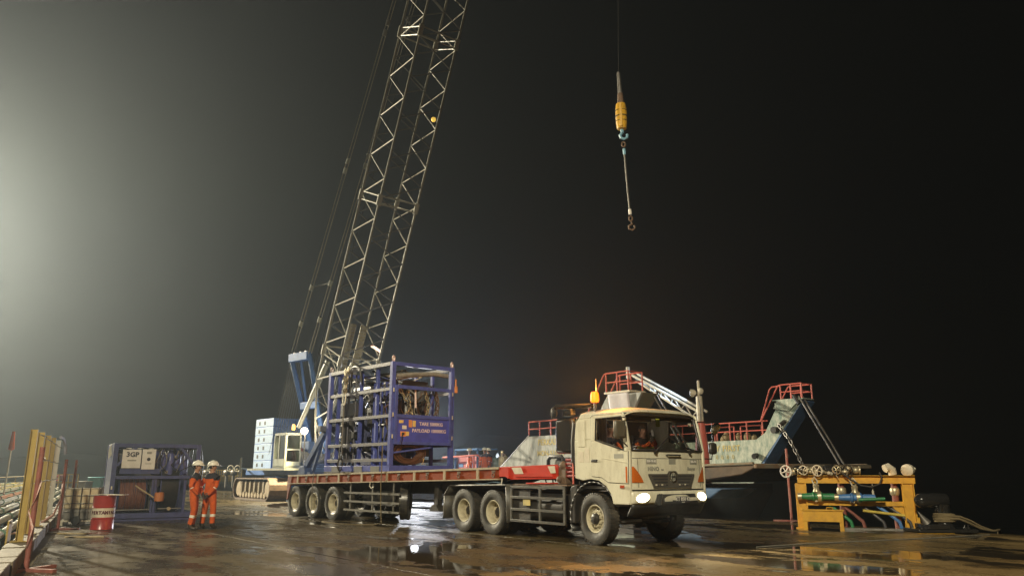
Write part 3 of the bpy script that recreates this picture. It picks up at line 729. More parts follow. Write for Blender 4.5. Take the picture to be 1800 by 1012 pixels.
for y0, y1 in ((-0.50, 0.02), (0.62, 0.02)):
    wp = MB(); sgn = 1 if y0 < 0 else -1
    wp.tube((fx(y0, 1.9, 0.02), y0, 1.90), (fx(y0, 1.9, 0.06), y0, 1.92), 0.03)
    wp.beam((fx(y0,1.92,.05), y0, 1.92), (ws(0.5,0.3)[0]+0.03, y0 + sgn*0.33, 2.12), 0.028, 0.02)
    wp.beam((ws(0.5,0.1)[0]+0.03, y0 + sgn*0.10, 1.99), (ws(0.5,0.45)[0]+0.025, y0 + sgn*0.58, 2.27), 0.018, 0.02)
    part('wiper', wp, black, TR)
for s in (-1, 1):
    ind = MB()   # big amber corner lamp wrapping the corner
    P = [(-1.205, 1.63), (-1.10, 1.60), (-0.98, 1.48), (-0.86, 1.30), (-1.205, 1.30)]
    def iy(v): return 0.86 + 0.24*v**1.3
    ind.grid(10, 8, lambda u, v: (fx(s*(iy(v) + (1.205-iy(v))*u), 1.30+0.32*v, 0.016), s*(iy(v) + (1.205-iy(v))*u), 1.30+0.32*v))
    ind.grid(4, 8, lambda u, v: (fx(1.2, 1.4, 0.016) - 0.06*u, s*(1.205+0.012*(u>0)), 1.30+0.32*v))
    il = part('indicator_lamp', ind, amber, TR)
    for k in range(5):
        part('lens_rib', MB().beam((fx(s*1.19,1.35+k*0.05,0.02), s*1.19, 1.35+k*0.05), (fx(s*(0.93+k*0.03),1.35+k*0.05,0.02), s*(0.93+k*0.03), 1.35+k*0.05), 0.006, 0.006), mat('amber_dark', (0.25, 0.05, 0.01), 0.3), il)
    part('side_marker', MB().box(0.86, 0.98, s*1.217, s*1.235, 1.185, 1.245), mat('marker_red', (0.4, 0.07, 0.03), 0.2), TR, bevel=0.006)
    # headlight in the bumper
    hl = MB(); n = 20
    cy_ = s*0.93; cz = 0.995
    el = [(cy_ + 0.185*math.cos(2*math.pi*k/n), cz + 0.098*math.sin(2*math.pi*k/n) + 0.02*s*math.cos(2*math.pi*k/n)*-1) for k in range(n)]
    hl.prism(el, lambda u, v, w: (fx(max(-1.2,min(1.2,u)), v, 0.045) + w, u, v), -0.03, 0.012)
    h = part('headlight', hl, emit('headlight_glow', (1.0, 0.88, 0.58), 14), TR, bevel=0.008)
    hs = MB(); lo = [(fx(max(-1.2,min(1.2,a)), b, 0.056), a, b) for a, b in el]; hs.path(lo, 0.012, 6, True)
    part('headlight_rim', hs, cream, h)
    lp = (1.36, s*0.93, 0.995)
    lamp('headlamp_beam', 'SPOT', lp, 900, (1.0, 0.86, 0.58), 0.08, (9, s*0.93, 0.25), 75, 0.7, TR)
# lower front apron strip and bumper
part('apron', MB().grid(28, 2, lambda u, v: (1.185 - bow(-1.18 + 2.36*u), -1.18 + 2.36*u, 1.12 + v*0.05)), black, TR, solid=0.02)
bm_ = MB()
bm_.grid(28, 6, lambda u, v: (1.235 - bow(-1.2+2.4*u) - 0.03*abs(2*v-1)**3, -1.2+2.4*u, 0.87 + v*0.25))
bump = part('bumper', bm_, cream, TR, solid=0.03)
part('bumper_recess', MB().prism([(-0.53, 1.06), (0.66, 1.06), (0.78, 0.86), (-0.62, 0.86)], lambda u, v, w: (fx(u, 1.0, 0.042) + w, u, v), 0, 0.018), black, bump)
plate = part('number_plate', MB().box(fx(0.2,1,0.066), fx(0.2,1,0.076), 0.02, 0.46, 0.875, 1.005), ink, bump)
lettering('KT 850 KL', 0.105, (fx(0.2,1,0.078), 0.24, 0.952), (0,1,0), (0,0,1), ink_white, plate, bold=0.002, extrude=0.002)
part('plate_mark', MB().box(fx(0.2,1,0.0762), fx(0.2,1,0.078), 0.19, 0.29, 0.885, 0.897), ink_white, plate)
for y in (-0.20, 0.62):
    part('fog_lamp', MB().box(fx(y,1,0.06), fx(y,1,0.075), y-0.13, y+0.11, 0.91, 0.98), offwhite, bump, bevel=0.01)
for y in (-0.52, -0.46): part('bumper_bar', MB().tube((fx(y,1,0.09), y - 0.03, 0.84), (fx(y,1,0.09), y + 0.02, 1.07), 0.018), chrome, bump)
part('lower_valance', MB().grid(20, 3, lambda u, v: (1.20 - bow(-1.15+2.3*u) - 0.15*(1-v), -1.15 + 2.3*u, 0.62 + v*0.24)), black, TR, solid=0.03)
part('roof_lettering', MB().box(0.72, 0.86, -1.185, -1.175, 2.735, 2.765), ink, TR)
# mirrors
for s in (-1,):
    mr = MB(); mr.box(1.06, 1.16, s*1.60, s*1.28, 2.18, 2.56)
    m_ = part('mirror', mr, mat('mirror_brown', (0.10, 0.09, 0.065), 0.35, dirt=0.4), TR, bevel=0.05)
    part('mirror_arm', MB().path([(1.05, s*1.18, 2.62), (1.12, s*1.38, 2.62), (1.12, s*1.42, 2.15), (1.08, s*1.18, 2.02)], 0.016, 6), black, m_)
m_ = part('mirror', MB().box(1.12, 1.22, 1.34, 1.58, 1.90, 2.16), black, TR, bevel=0.05)
part('mirror_arm', MB().path([(1.02, 1.15, 2.62), (1.20, 1.45, 2.60), (1.17, 1.47, 2.15)], 0.016, 6), black, m_)
part('mirror_arm', MB().path([(1.17, 1.45, 1.95), (1.16, 1.42, 1.80), (1.08, 1.18, 1.80)], 0.016, 6), black, m_)
part('convex_mirror', MB().lathe([(0.02, -0.05), (0.12, -0.02), (0.15, 0.03), (0.13, 0.06), (0.02, 0.075)], (1.22, 1.50, 2.48), (0.75, 0.1, -0.4), 20), chrome, m_)
part('added_cab_lamp', MB().box(0.52, 0.72, -0.5, -0.3, 2.66, 2.69), emit('added_cab_glow', (1.0, 0.9, 0.75), 1.5), TR)  # interior lamp added to make the two occupants visible
lamp('added_cab_light', 'POINT', (0.62, -0.42, 2.58), 9, (1.0, 0.9, 0.78), 0.08, parent=TR)  # added light that brightens the driver and passenger
# beacon
bc = part('beacon', MB().lathe([(0.07, 3.02), (0.095, 3.05), (0.095, 3.19), (0.07, 3.25), (0.001, 3.255)], (-0.02, -1.05, 0), (0,0,1), 16), emit('beacon_glow', (1.0, 0.13, 0.004), 4), TR)
part('beacon_post', MB().tube((-0.02, -1.05, 2.74), (-0.02, -1.05, 3.03), 0.025), steel, bc)
part('antenna', MB().tube((-0.02, -1.0, 2.85), (-0.02, -1.0, 3.55), 0.008), steel, TR)
lamp('beacon_light', 'POINT', (-0.02, -1.05, 3.33), 650, (1.0, 0.36, 0.05), 0.06, parent=TR)
# intake, exhaust stack and air cleaner behind the cab
mb = MB(); mb.box(-1.28, -0.66, -1.16, -0.72, 1.92, 2.72)
ex = part('air_cleaner', mb, gloss_black, TR, bevel=0.07)
mb = MB(); mb.lathe([(0.16, -0.28), (0.19, -0.26), (0.19, 0.26), (0.16, 0.28)], (-0.55, -0.95, 2.92), (1, 0, 0), 16)
part('air_horn', MB().path([(-1.32, -1.15, 2.72), (-1.34, -1.15, 2.93), (-1.25, -1.12, 3.0), (-0.5, -1.05, 2.97), (-0.15, -1.0, 2.96)], 0.055, 10), gloss_black, ex)
part('work_lamp', MB().box(-0.98, -0.68, -1.18, -1.02, 2.76, 2.92), gloss_black, ex, bevel=0.02)
part('round_mirror', MB().lathe([(0.02, 0), (0.1, 0.02), (0.11, 0.05), (0.02, 0.06)], (-1.2, -1.2, 2.82), (0, -1, 0.1), 16), gloss_black, ex)
part('snorkel', MB().path([(-0.62, -1.08, 2.6), (-0.66, -1.1, 2.2), (-0.66, -1.1, 1.75), (-0.64, -1.05, 1.5)], 0.085, 10), black, TR)
mb = MB()
for k in range(5): mb.tube((-1.12, -0.95, 1.42 + k*0.09), (-0.66, -0.95, 1.42 + k*0.09), 0.036)
part('air_lines', mb, mat('line_red', (0.25, 0.02, 0.02), 0.4), TR)
part('marker_pole', MB().tube((-0.66, -1.16, 1.25), (-0.66, -1.16, 1.72), 0.018), ship_red, TR)
mb = MB(); mb.box(-1.25, -0.66, -0.7, 0.7, 1.1, 2.5); part('cab_rear_box', mb, black, TR, bevel=0.03)
# front mudguard
mg = MB()
def arc(cx, cz, r, a0, a1, n, y0, y1, mb):
    ps = [(cx + r*math.cos(R(a0 + (a1-a0)*i/n)), cz + r*math.sin(R(a0 + (a1-a0)*i/n))) for i in range(n+1)]
    for (xa, za), (xb, zb) in zip(ps, ps[1:]): mb.add([(xa,y0,za),(xb,y0,zb),(xb,y1,zb),(xa,y1,za)], [(0,1,2,3)])
for s in (-1, 1):
    mg = MB(); arc(0, 0.56, 0.74, 20, 205, 16, s*1.19, s*0.80, mg)
    part('front_mudguard', mg, black, TR, solid=0.03)
    part('mud_flap', MB().prism([(-0.72, 1.2), (-0.52, 1.25), (-0.60, 0.9), (-0.60, 0.42), (-0.78, 0.40), (-0.80, 0.95)], S, s*1.18, s*0.86), black, TR, bevel=0.02)
    # rear mudguard over the bogie
    rg = MB(); pts = [(-5.88, 0.30), (-5.83, 0.9), (-5.55, 1.16), (-3.05, 1.20), (-3.0, 0.32)]
    for (xa, za), (xb, zb) in zip(pts[:-1], pts[1:]):
        rg.add([(xa, s*1.24, za), (xb, s*1.24, zb), (xb, s*0.62, zb), (xa, s*0.62, za)], [(0,1,2,3)])
    part('rear_mudguard', rg, guard_m, TR, solid=0.045)
    part('mudguard_lip', MB().path([(x, s*1.25, z) for x, z in pts[1:4]], 0.022, 6), guard_m, TR)
    sg = MB()
    for x in (-2.88, -1.78, -0.92): sg.box(x-0.035, x+0.035, s*1.20-0.02, s*1.20+0.02, 0.36, 1.19)
    for z in (1.16, 0.92, 0.64, 0.38): sg.box(-2.9, -0.9, s*1.205-0.018, s*1.205+0.018, z-0.03, z+0.03)
    part('side_guard', sg, guard_m, TR, bevel=0.006)
    part('side_guard_panel', MB().box(-2.86, -2.2, s*1.14, s*1.16, 0.4, 1.12), chassis_m, TR)
    part('plate_sticker', MB().box(-2.42, -2.16, s*1.185, s*1.20, 0.74, 0.88), ink_yellow, TR)
mb = MB(); mb.lathe([(0.28, -2.5), (0.30, -2.48), (0.30, -1.1), (0.28, -1.08)], (0, -0.85, 0.72), (1, 0, 0), 20)
part('fuel_tank', mb, black, TR)
part('deck_plate', MB().box(-2.95, -0.95, -1.1, 1.1, 1.20, 1.235), rust_brown, TR)
part('fifth_wheel', MB().box(-4.75, -3.75, -0.5, 0.5, 1.12, 1.22), chassis_m, TR, bevel=0.03)
part('coupling_tarp', MB().grid(12, 6, lambda u, v: (-4.95 + 1.5*u, -1.18 + 0.5*v, 1.235 + 0.03*math.sin(u*9 + v*3) + 0.02*math.sin(v*8))), mat('blue_tarp', (0.13, 0.22, 0.30), 0.5, dirt=0.4), TR, solid=0.012)
mb = MB()
for k in range(3):
    mb.path([(-1.9 + 0.25*k, -0.9, 1.24), (-1.95 + 0.3*k, -0.95, 1.55), (-1.7 + 0.3*k, -0.95, 1.6), (-1.5 + 0.3*k, -0.95, 1.3)], 0.018, 6)
part('air_hose', mb, black, TR)
mb = MB(); mb.box(-1.35, -1.1, -1.0, -0.7, 1.24, 1.62); mb.ball((-1.22, -0.95, 1.66), 0.1); mb.ball((-1.3, -1.0, 1.35), 0.08)
part('valve_block', mb, rust_brown, TR, bevel=0.02)
part('spare_strap', MB().beam((-2.4, -1.0, 1.25), (-1.5, -1.0, 1.26), 0.25, 0.03), bright_red, TR)

# ------------------------------------------------------------------ semitrailer
k0 = TR.matrix_basis
k0 = Vector((2.69, 17.89, 0)) + Vector((math.cos(R(-52.5)), math.sin(R(-52.5)), 0)) * -4.2
RT = thing('flatbed_trailer', 'low orange-red flatbed semitrailer with cream ribs and three axles, carrying the blue frame', 'trailer', k0, -48)
def zt(x): return 1.40 + (x + 10.8) * 0.0195
for x in (-10.29, -8.97, -7.63):
    for s in (-1, 1):
        wheel(RT, x, s*1.08, 0.525, RIM_R, TYRE_RIB, HUB_R, tm=rubber_wet, flip=(s > 0), spin=random.uniform(0, 90))
        wheel(RT, x, s*0.76, 0.525, RIM_R, TYRE_RIB, HUB_R, tm=rubber_wet, flip=(s < 0), spin=random.uniform(0, 90))
mb = MB()
for x in (-10.29, -8.97, -7.63):
    mb.tube((x, -1.0, 0.525), (x, 1.0, 0.525), 0.075, n=10)
    for s in (-1, 1): mb.beam((x-0.55, s*0.5, 0.72), (x+0.55, s*0.5, 0.72), 0.09, 0.05); mb.beam((x, s*0.5, 0.5), (x, s*0.5, 0.95), 0.1)
part('axles', mb, chassis_m, RT)
mb = MB()
for s in (-1, 1): mb.prism([(-10.7, 0.82), (-1.2, 0.92), (0.4, 1.32), (2.4, 1.32), (2.4, zt(2.4)-0.1), (-10.7, zt(-10.7)-0.1)], S, s*0.5-0.04, s*0.5+0.04)
for k in range(12): mb.box(-10.5+k*0.95, -10.4+k*0.95, -1.15, 1.15, zt(-10.5+k*0.95)-0.22, zt(-10.5+k*0.95)-0.1)
part('main_beams', mb, chassis_m, RT)
nb = 34; x0, x1 = -10.85, 0.68
for k in range(nb):
    xa = x0 + (x1-x0)*k/nb; xb = x0 + (x1-x0)*(k+1)/nb - 0.012
    part('deck_plank', MB().prism([(xa, zt(xa)-0.06), (xb, zt(xb)-0.06), (xb, zt(xb)+0.0), (xa, zt(xa)+0.0)], S, -1.19, 1.19), deck_timber, RT)
for s in (-1, 1):
    sp = part('side_rail', MB().prism([(x0, zt(x0)-0.27), (x1, zt(x1)-0.27), (x1, zt(x1)-0.04), (x0, zt(x0)-0.04)], S, s*1.19, s*1.215), orange_red, RT)
    part('rail_flange', MB().prism([(x0, zt(x0)-0.04), (x1, zt(x1)-0.04), (x1, zt(x1)+0.012), (x0, zt(x0)+0.012)], S, s*1.192, s*1.25), rib_m, RT)
    part('rail_flange', MB().prism([(x0, zt(x0)-0.30), (x1, zt(x1)-0.30), (x1, zt(x1)-0.272), (x0, zt(x0)-0.272)], S, s*1.17, s*1.25), rib_m, RT)
    x = x0 + 0.75
    while x < x1 - 0.3:
        part('rail_rib', MB().box(x-0.045, x+0.045, s*1.216, s*1.248, zt(x)-0.271, zt(x)-0.041), rib_m, RT)
        hk = MB(); hk.ring((x+0.62, s*1.235, zt(x)-0.17), (0, 1, 0), 0.05, 0.014, 12, 5); hk.box(x+0.55, x+0.69, s*1.2155, s*1.235, zt(x)-0.10, zt(x)-0.05)
        part('lashing_ring', hk, rust_brown, RT)
        x += 1.42
part('tail_gusset', MB().prism([(-10.86, 1.42), (-10.55, 1.42), (-10.62, 1.10), (-10.78, 0.62), (-10.86, 0.55)], S, -1.24, -1.20), rust, RT, bevel=0.006)
part('tail_gusset', MB().prism([(-10.86, 1.42), (-10.55, 1.42), (-10.62, 1.10), (-10.78, 0.62), (-10.86, 0.55)], S, 1.20, 1.24), rust, RT, bevel=0.006)
part('rear_bumper', MB().box(-10.95, -10.86, -1.2, 1.2, 1.05, 1.38), orange_red, RT, bevel=0.01)
# bright red gooseneck
gn = MB(); P = [(0.69, zt(0.69)+0.012), (2.75, zt(2.75)+0.02), (2.75, 1.36), (1.15, 1.33), (0.9, 1.40), (0.69, 1.40)]
for s in (-1, 1): gn.prism(P, S, s*1.20, s*1.235)
gn.prism([(0.69, 1.58), (2.75, 1.62), (2.75, 1.645), (0.69, 1.605)], S, -1.198, 1.198); gn.box(2.70, 2.75, -1.198, 1.198, 1.36, 1.615)
gs = part('gooseneck', gn, bright_red, RT, bevel=0.006)
part('gooseneck_rib', MB().box(1.02, 1.07, -1.26, -1.236, 1.36, 1.61), bright_red, gs)
part('gooseneck_rib', MB().prism([(1.3, 1.49), (2.6, 1.50), (2.6, 1.40), (1.3, 1.40)], S, -1.255, -1.236), bright_red, gs)
part('reflector_panel', MB().prism([(1.18, 1.62), (1.52, 1.625), (1.62, 1.47), (1.30, 1.465)], S, -1.262, -1.257), drum_white, gs)
part('reflector_panel', MB().prism([(2.45, 1.645), (2.68, 1.65), (2.72, 1.49), (2.55, 1.485)], S, -1.262, -1.257), drum_white, gs)
part('lashing_hook', MB().path([(0.82, -1.25, 1.36), (0.82, -1.27, 1.22), (0.62, -1.27, 1.20)], 0.018, 6), offwhite, gs)
# side guard between the axles and the legs
for s in (-1, 1):
    sg = MB()
    for z in (0.36, 0.62, 0.88): sg.box(-6.9, -3.75, s*1.20-0.02, s*1.20+0.02, z-0.03, z+0.03)
    for x in (-6.55, -5.25, -4.1): sg.box(x-0.03, x+0.03, s*1.178-0.02, s*1.178, 0.33, 1.2)
    part('side_guard', sg, mat('trailer_guard', (0.13, 0.12, 0.095), 0.55, dirt=0.5, dirt_col=(0.05, 0.04, 0.03)), RT)
# spare wheels and boxes under the bed
sw = wheel(RT, -4.15, -0.72, 0.66, RIM_R, TYRE_RIB, HUB_R, rimm=chassis_m, tm=rubber)
sw.rotation_euler = (0, 0, R(-42))
part('tool_box', MB().box(-6.3, -5.4, -0.9, -0.3, 0.5, 0.95), chassis_m, RT, bevel=0.02)
part('tool_box', MB().box(-5.2, -4.4, -0.9, -0.3, 0.5, 0.95), chassis_m, RT, bevel=0.02)
lgm = MB()
for s in (-1, 1): lgm.box(-2.36, -2.20, s*0.9-0.08, s*0.9+0.08, 0.62, 1.2); lgm.box(-2.32, -2.24, s*0.9-0.05, s*0.9+0.05, 0.5, 0.62); lgm.prism([(-2.5, 0.45), (-2.06, 0.45), (-2.18, 0.62), (-2.38, 0.62)], S, s*0.9-0.15, s*0.9+0.15)
lgm.beam((-2.28, -0.9, 1.0), (-2.28, 0.9, 1.0), 0.06); lgm.beam((-2.28, -0.9, 0.75), (-1.2, -0.7, 1.15), 0.06); lgm.beam((-2.28, 0.9, 0.75), (-1.2, 0.7, 1.15), 0.06)
part('landing_leg', lgm, chassis_m, RT, bevel=0.008)
# slack lines hanging from the bed to the ground
part('hanging_rope', MB().path([(-8.9, -1.28, 1.5), (-8.92, -1.285, 0.9), (-8.86, -1.285, 0.3), (-9.0, -1.35, 0.05), (-9.6, -1.6, 0.014), (-10.4, -1.7, 0.014)], 0.012, 5), rope_grey, RT)
part('hanging_rope', MB().path([(-4.65, -1.28, 2.3), (-4.66, -1.285, 1.2), (-4.62, -1.285, 0.5), (-4.45, -1.35, 0.05), (-4.5, -1.6, 0.014), (-5.6, -2.1, 0.014), (-7.0, -1.9, 0.014)], 0.014, 5), rope_m, RT)
part('lashing_hook', MB().path([(-5.3, -1.26, 1.22), (-5.3, -1.27, 1.10), (-5.2, -1.27, 1.03), (-5.08, -1.27, 1.08)], 0.016, 6), offwhite, RT)
# ------------------------------------------------------------------ blue framed equipment unit on the trailer
def local_to_world(o, yaw, v): return frame_w(o, yaw, v[0], v[1], v[2])
CZ = 1.47
CG = thing('equipment_frame', 'tall open blue steel frame packed with machinery, hoses and chains, riding on the trailer', 'equipment skid', local_to_world(k0, -48, (-6.34, 0, 0)) + Vector((0, 0, CZ)), -48)
HX, HY, HZ = 1.98, 1.21, 3.38   # half length, half width, height
base = MB(); base.box(-HX, HX, -HY, HY, 0.06, 0.24)
part('base_frame', base, blue_frame, CG, bevel=0.01)
fp = MB()
for x in (-1.2, 0.2, 1.2): fp.box(x-0.25, x+0.25, -HY-0.012, -HY-0.002, 0.03, 0.22)
part('fork_pocket', fp, mat('pocket_grey', (0.12, 0.115, 0.10), 0.6, dirt=0.6, dirt_col=(0.05,0.05,0.06)), CG)
part('skid_runner', MB().box(-HX, HX, -HY, -HY+0.2, 0.0, 0.058).box(-HX, HX, HY-0.2, HY, 0.0, 0.058), chassis_m, CG)
for sx in (-1, 1):
    for sy in (-1, 1):
        x, y = sx*(HX-0.07), sy*(HY-0.07)
        part('corner_post', MB().box(x-0.07, x+0.07, y-0.07, y+0.07, 0.242, HZ), blue_frame, CG, bevel=0.008)
        lug = MB(); lug.ring((x, y, HZ+0.10), (1, 0.6, 0), 0.075, 0.024, 16, 6); lug.box(x-0.03, x+0.03, y-0.03, y+0.03, HZ+0.001, HZ+0.05)
        part('lifting_eye', lug, ink_peach, CG)
for sy in (-1, 1):
    y = sy*(HY-0.06)
    part('top_rail', MB().box(-HX+0.142, HX-0.142, y-0.06, y+0.06, HZ-0.12, HZ), blue_worn, CG, bevel=0.006)
for sx in (-1, 1):
    x = sx*(HX-0.06)
    part('top_rail', MB().box(x-0.06, x+0.06, -HY+0.142, HY-0.142, HZ-0.12, HZ), blue_frame, CG, bevel=0.006)
# grid of the long side
for z in (0.40, 0.88, 1.72, 2.54):
    part('side_bar', MB().box(-HX+0.142, HX-0.142, -HY+0.01, -HY+0.08, z-0.05, z+0.05), blue_worn, CG, bevel=0.005)
    part('side_bar', MB().box(-HX+0.142, HX-0.142, HY-0.08, HY-0.01, z-0.05, z+0.05), blue_worn, CG, bevel=0.005)
for x in (-1.45, -0.02, 0.95):
    for sy in (-1, 1):
        part('side_post', MB().box(x-0.05, x+0.05, sy*(HY-0.14)-0.05, sy*(HY-0.14)+0.05, 0.242, HZ-0.13), blue_frame, CG, bevel=0.005)
for x in (-HX+0.06,):
    for z in (0.9, 1.8, 2.6): part('end_bar', MB().box(x-0.04, x+0.04, -HY+0.142, HY-0.142, z-0.04, z+0.04), blue_worn, CG)
# gate at the forward end: framed window above, plate with lettering below
X = HX + 0.012
gt = MB()
ga, gb, gz0, gz1 = -1.12, 1.06, 0.86, 2.66
gt.box(X, X+0.07, ga, ga+0.10, gz0, gz1); gt.box(X, X+0.07, gb-0.10, gb, gz0, gz1)
gt.box(X, X+0.07, ga+0.10, gb-0.10, gz1-0.11, gz1); gt.box(X, X+0.07, ga+0.10, gb-0.10, 1.66, 1.77); gt.box(X, X+0.07, ga+0.10, gb-0.10, gz0, gz0+0.09)
gate = part('gate', gt, blue_frame, CG, bevel=0.006)
part('gate_panel', MB().box(X+0.01, X+0.035, ga+0.10, gb-0.10, gz0+0.09, 1.66), mat('gate_blue', (0.08, 0.095, 0.46), 0.42, dirt=0.4, scale=3, dirt_col=(0.035, 0.035, 0.07)), gate)
for z in (1.1, 1.75, 2.5):
    part('hinge', MB().tube((X+0.03, ga-0.045, z-0.06), (X+0.03, ga-0.045, z+0.06), 0.022), offwhite, gate)
    part('hinge', MB().tube((X+0.03, gb+0.045, z-0.06), (X+0.03, gb+0.045, z+0.06), 0.022), offwhite, gate)
lettering('TARE 5000KG', 0.15, (X+0.04, 0.27, 1.50), (0,1,0), (0,0,1), ink_peach, gate, bold=0.002)
lettering('PAYLOAD 10000KG', 0.15, (X+0.04, 0.20, 1.29), (0,1,0), (0,0,1), ink_peach, gate, bold=0.002)
for y, z, w, h_, m in ((-0.86, 1.55, 0.16, 0.09, sticker_y), (-0.52, 1.50, 0.12, 0.22, sticker_o), (-0.38, 1.50, 0.12, 0.19, sticker_y), (-0.74, 1.38, 0.16, 0.11, ink_white), (-0.78, 1.18, 0.20, 0.15, sticker_o), (-0.62, 1.19, 0.12, 0.13, sticker_y)):
    st = part('sticker', MB().box(X+0.036, X+0.040, y-w/2, y+w/2, z-h_/2, z+h_/2), m, gate)
part('sticker_mark', MB().box(X+0.041, X+0.043, -0.83, -0.73, 1.14, 1.22), ink, gate)
# coil of brown hose on the base at the gate end
for k in range(16):
    rr = 0.24 + 0.026*(k % 8); yo = 0.02*math.sin(k*2.1)
    h_ = MB(); n = 40
    pts = []
    for q in range(n):
        a = 2*math.pi*q/n
        pts.append((HX-0.12-0.075*(k//8) + 0.012*math.sin(a*2+k), -0.42 + 1.42*rr*math.cos(a) + yo, 0.62 + rr*0.82*math.sin(a) + 0.012*math.sin(3*a+k)))
    h_.path(pts, 0.018, 6, True)
    part('hose_coil', h_, hose_m, CG)
part('hose_brace', MB().beam((HX-0.02, -1.05, 0.62), (HX-0.02, 0.35, 0.80), 0.03, 0.05), blue_frame, CG)
part('cable_tie', MB().path([(HX+0.0, 0.05, 0.45), (HX+0.02, 0.02, 0.35), (HX+0.0, -0.04, 0.28), (HX+0.02, 0.08, 0.30)], 0.012, 5), sticker_y, CG)
# machinery inside: built of real tanks, motors, pumps, pipe runs
rnd = random.Random(5)
def motor(name, c, r, l, axis, m):
    mb = MB(); mb.lathe([(r*0.5, -l/2-0.06), (r*0.9, -l/2-0.04), (r, -l/2), (r, l/2), (r*0.9, l/2+0.03), (r*0.35, l/2+0.05), (r*0.35, l/2+0.16)], c, axis, 18)
    for k in range(12):
        a = Vector(axis).normalized(); t = Vector((0,0,1)) if abs(a.z) < 0.9 else Vector((1,0,0)); u = a.cross(t).normalized(); w = a.cross(u)
        e = u*math.cos(k*math.pi/6) + w*math.sin(k*math.pi/6); cc = Vector(c)
        mb.beam(cc + e*r*1.03 - a*l*0.42, cc + e*r*1.03 + a*l*0.42, 0.012, 0.04, up=e)
    return part(name, mb, m, CG)
motor('engine_motor', (-0.9, 0.1, 1.0), 0.34, 0.9, (1, 0, 0), navy)
motor('pump_motor', (0.55, -0.35, 1.95), 0.2, 0.55, (0, 0, 1), navy)
motor('pump_motor', (0.45, 0.35, 0.75), 0.24, 0.5, (0, 1, 0), blue_dark)
motor('filter_body', (1.25, -0.15, 1.75), 0.2, 0.75, (0, 0, 1), navy)
motor('filter_body', (0.95, -0.65, 1.3), 0.12, 0.5, (0, 0, 1), steel)
motor('accumulator', (-1.25, -0.75, 1.15), 0.17, 1.3, (0, 0, 1), navy)
motor('accumulator', (-0.35, -0.7, 1.3), 0.15, 0.9, (0, 0, 1), blue_dark)
motor('compressor', (-1.0, -0.2, 2.75), 0.27, 1.1, (1, 0, 0), navy)
motor('compressor', (1.1, 0.45, 2.3), 0.25, 0.7, (0, 0, 1), navy)
part('valve_panel', MB().box(0.05, 0.75, -0.72, -0.66, 1.2, 2.4), navy, CG, bevel=0.02)
part('rear_panel', MB().box(-1.75, -0.1, 0.95, 1.0, 0.3, 2.5), navy, CG)
part('control_tank', MB().box(0.55, 1.25, -0.75, -0.1, 0.25, 1.0), blue_dark, CG, bevel=0.03)
part('control_tank', MB().box(-1.75, -0.35, -0.2, 0.9, 0.25, 0.72), blue_dark, CG, bevel=0.03)
part('hydraulic_tank', MB().box(-1.7, -0.5, -0.1, 1.0, 1.5, 2.2), navy, CG, bevel=0.04)
part('cooler_box', MB().box(-1.75, -0.6, -0.95, -0.55, 1.85, 2.3), navy, CG, bevel=0.02)
part('upper_manifold', MB().box(0.2, 1.5, -0.5, 0.5, 2.72, 2.9), navy, CG, bevel=0.02)
for x in (0.35, 0.75, 1.05, 1.4):
    part('riser', MB().box(x-0.035, x+0.035, -0.82, -0.75, 0.25, 2.85), blue_frame, CG)
for x in (-1.7, -1.05, -0.62, -0.25): part('riser', MB().tube((x, -0.92, 0.25), (x, -0.92, 3.2), 0.03, n=8), blue_worn, CG)
for z in (2.2, 2.75, 1.5): part('cross_pipe', MB().tube((0.1, -0.78, z), (1.7, -0.78, z), 0.035), blue_worn, CG)
part('roof_pipe', MB().tube((-1.8, -0.5, 3.05), (0.0, -0.5, 3.1), 0.04), steel, CG)
part('roof_cable_tray', MB().path([(1.82, -1.0, 2.95), (1.85, -0.3, 3.05), (1.85, 0.5, 3.12), (1.86, 1.0, 3.1)], 0.075, 8), mat('wrapped_pipe', (0.30, 0.29, 0.25), 0.6, dirt=0.6, scale=12), CG)
for k in range(26):   # loose hydraulic hoses
    x, y = rnd.uniform(0.1, 1.8), rnd.uniform(-0.9, 0.9)
    pts = [Vector((x, y, rnd.uniform(2.5, 3.0)))]
    for q in range(5): pts.append(pts[-1] + Vector((rnd.uniform(-.22, .22), rnd.uniform(-.25, .25), rnd.uniform(-.5, -.15))))
    part('hydraulic_hose', MB().path(pts, rnd.choice((0.014, 0.02, 0.026)), 6), rnd.choice((black, black, hose_m, navy, rope_grey)), CG)
for k in range(44):
    x, y, z = rnd.uniform(-1.7, 1.6), rnd.uniform(-0.95, 0.8), rnd.uniform(0.5, 2.8); s_ = rnd.uniform(0.06, 0.16)
    part('valve_block', MB().box(x-s_, x+s_, y-s_*0.8, y+s_*0.8, z-s_, z+s_*1.2), rnd.choice((navy, blue_dark, navy, black)), CG, bevel=0.012)
for k in range(24):
    x, z = rnd.uniform(-1.6, 1.5), rnd.uniform(0.4, 2.4); y = rnd.uniform(-0.9, 0.2)
    part('pipe_run', MB().path([(x, y, z), (x, y, z+0.4), (x+rnd.uniform(.1,.5), y, z+0.5), (x+0.55, y, z+0.1)], 0.028, 8), rnd.choice((blue_worn, steel, blue_frame)), CG)
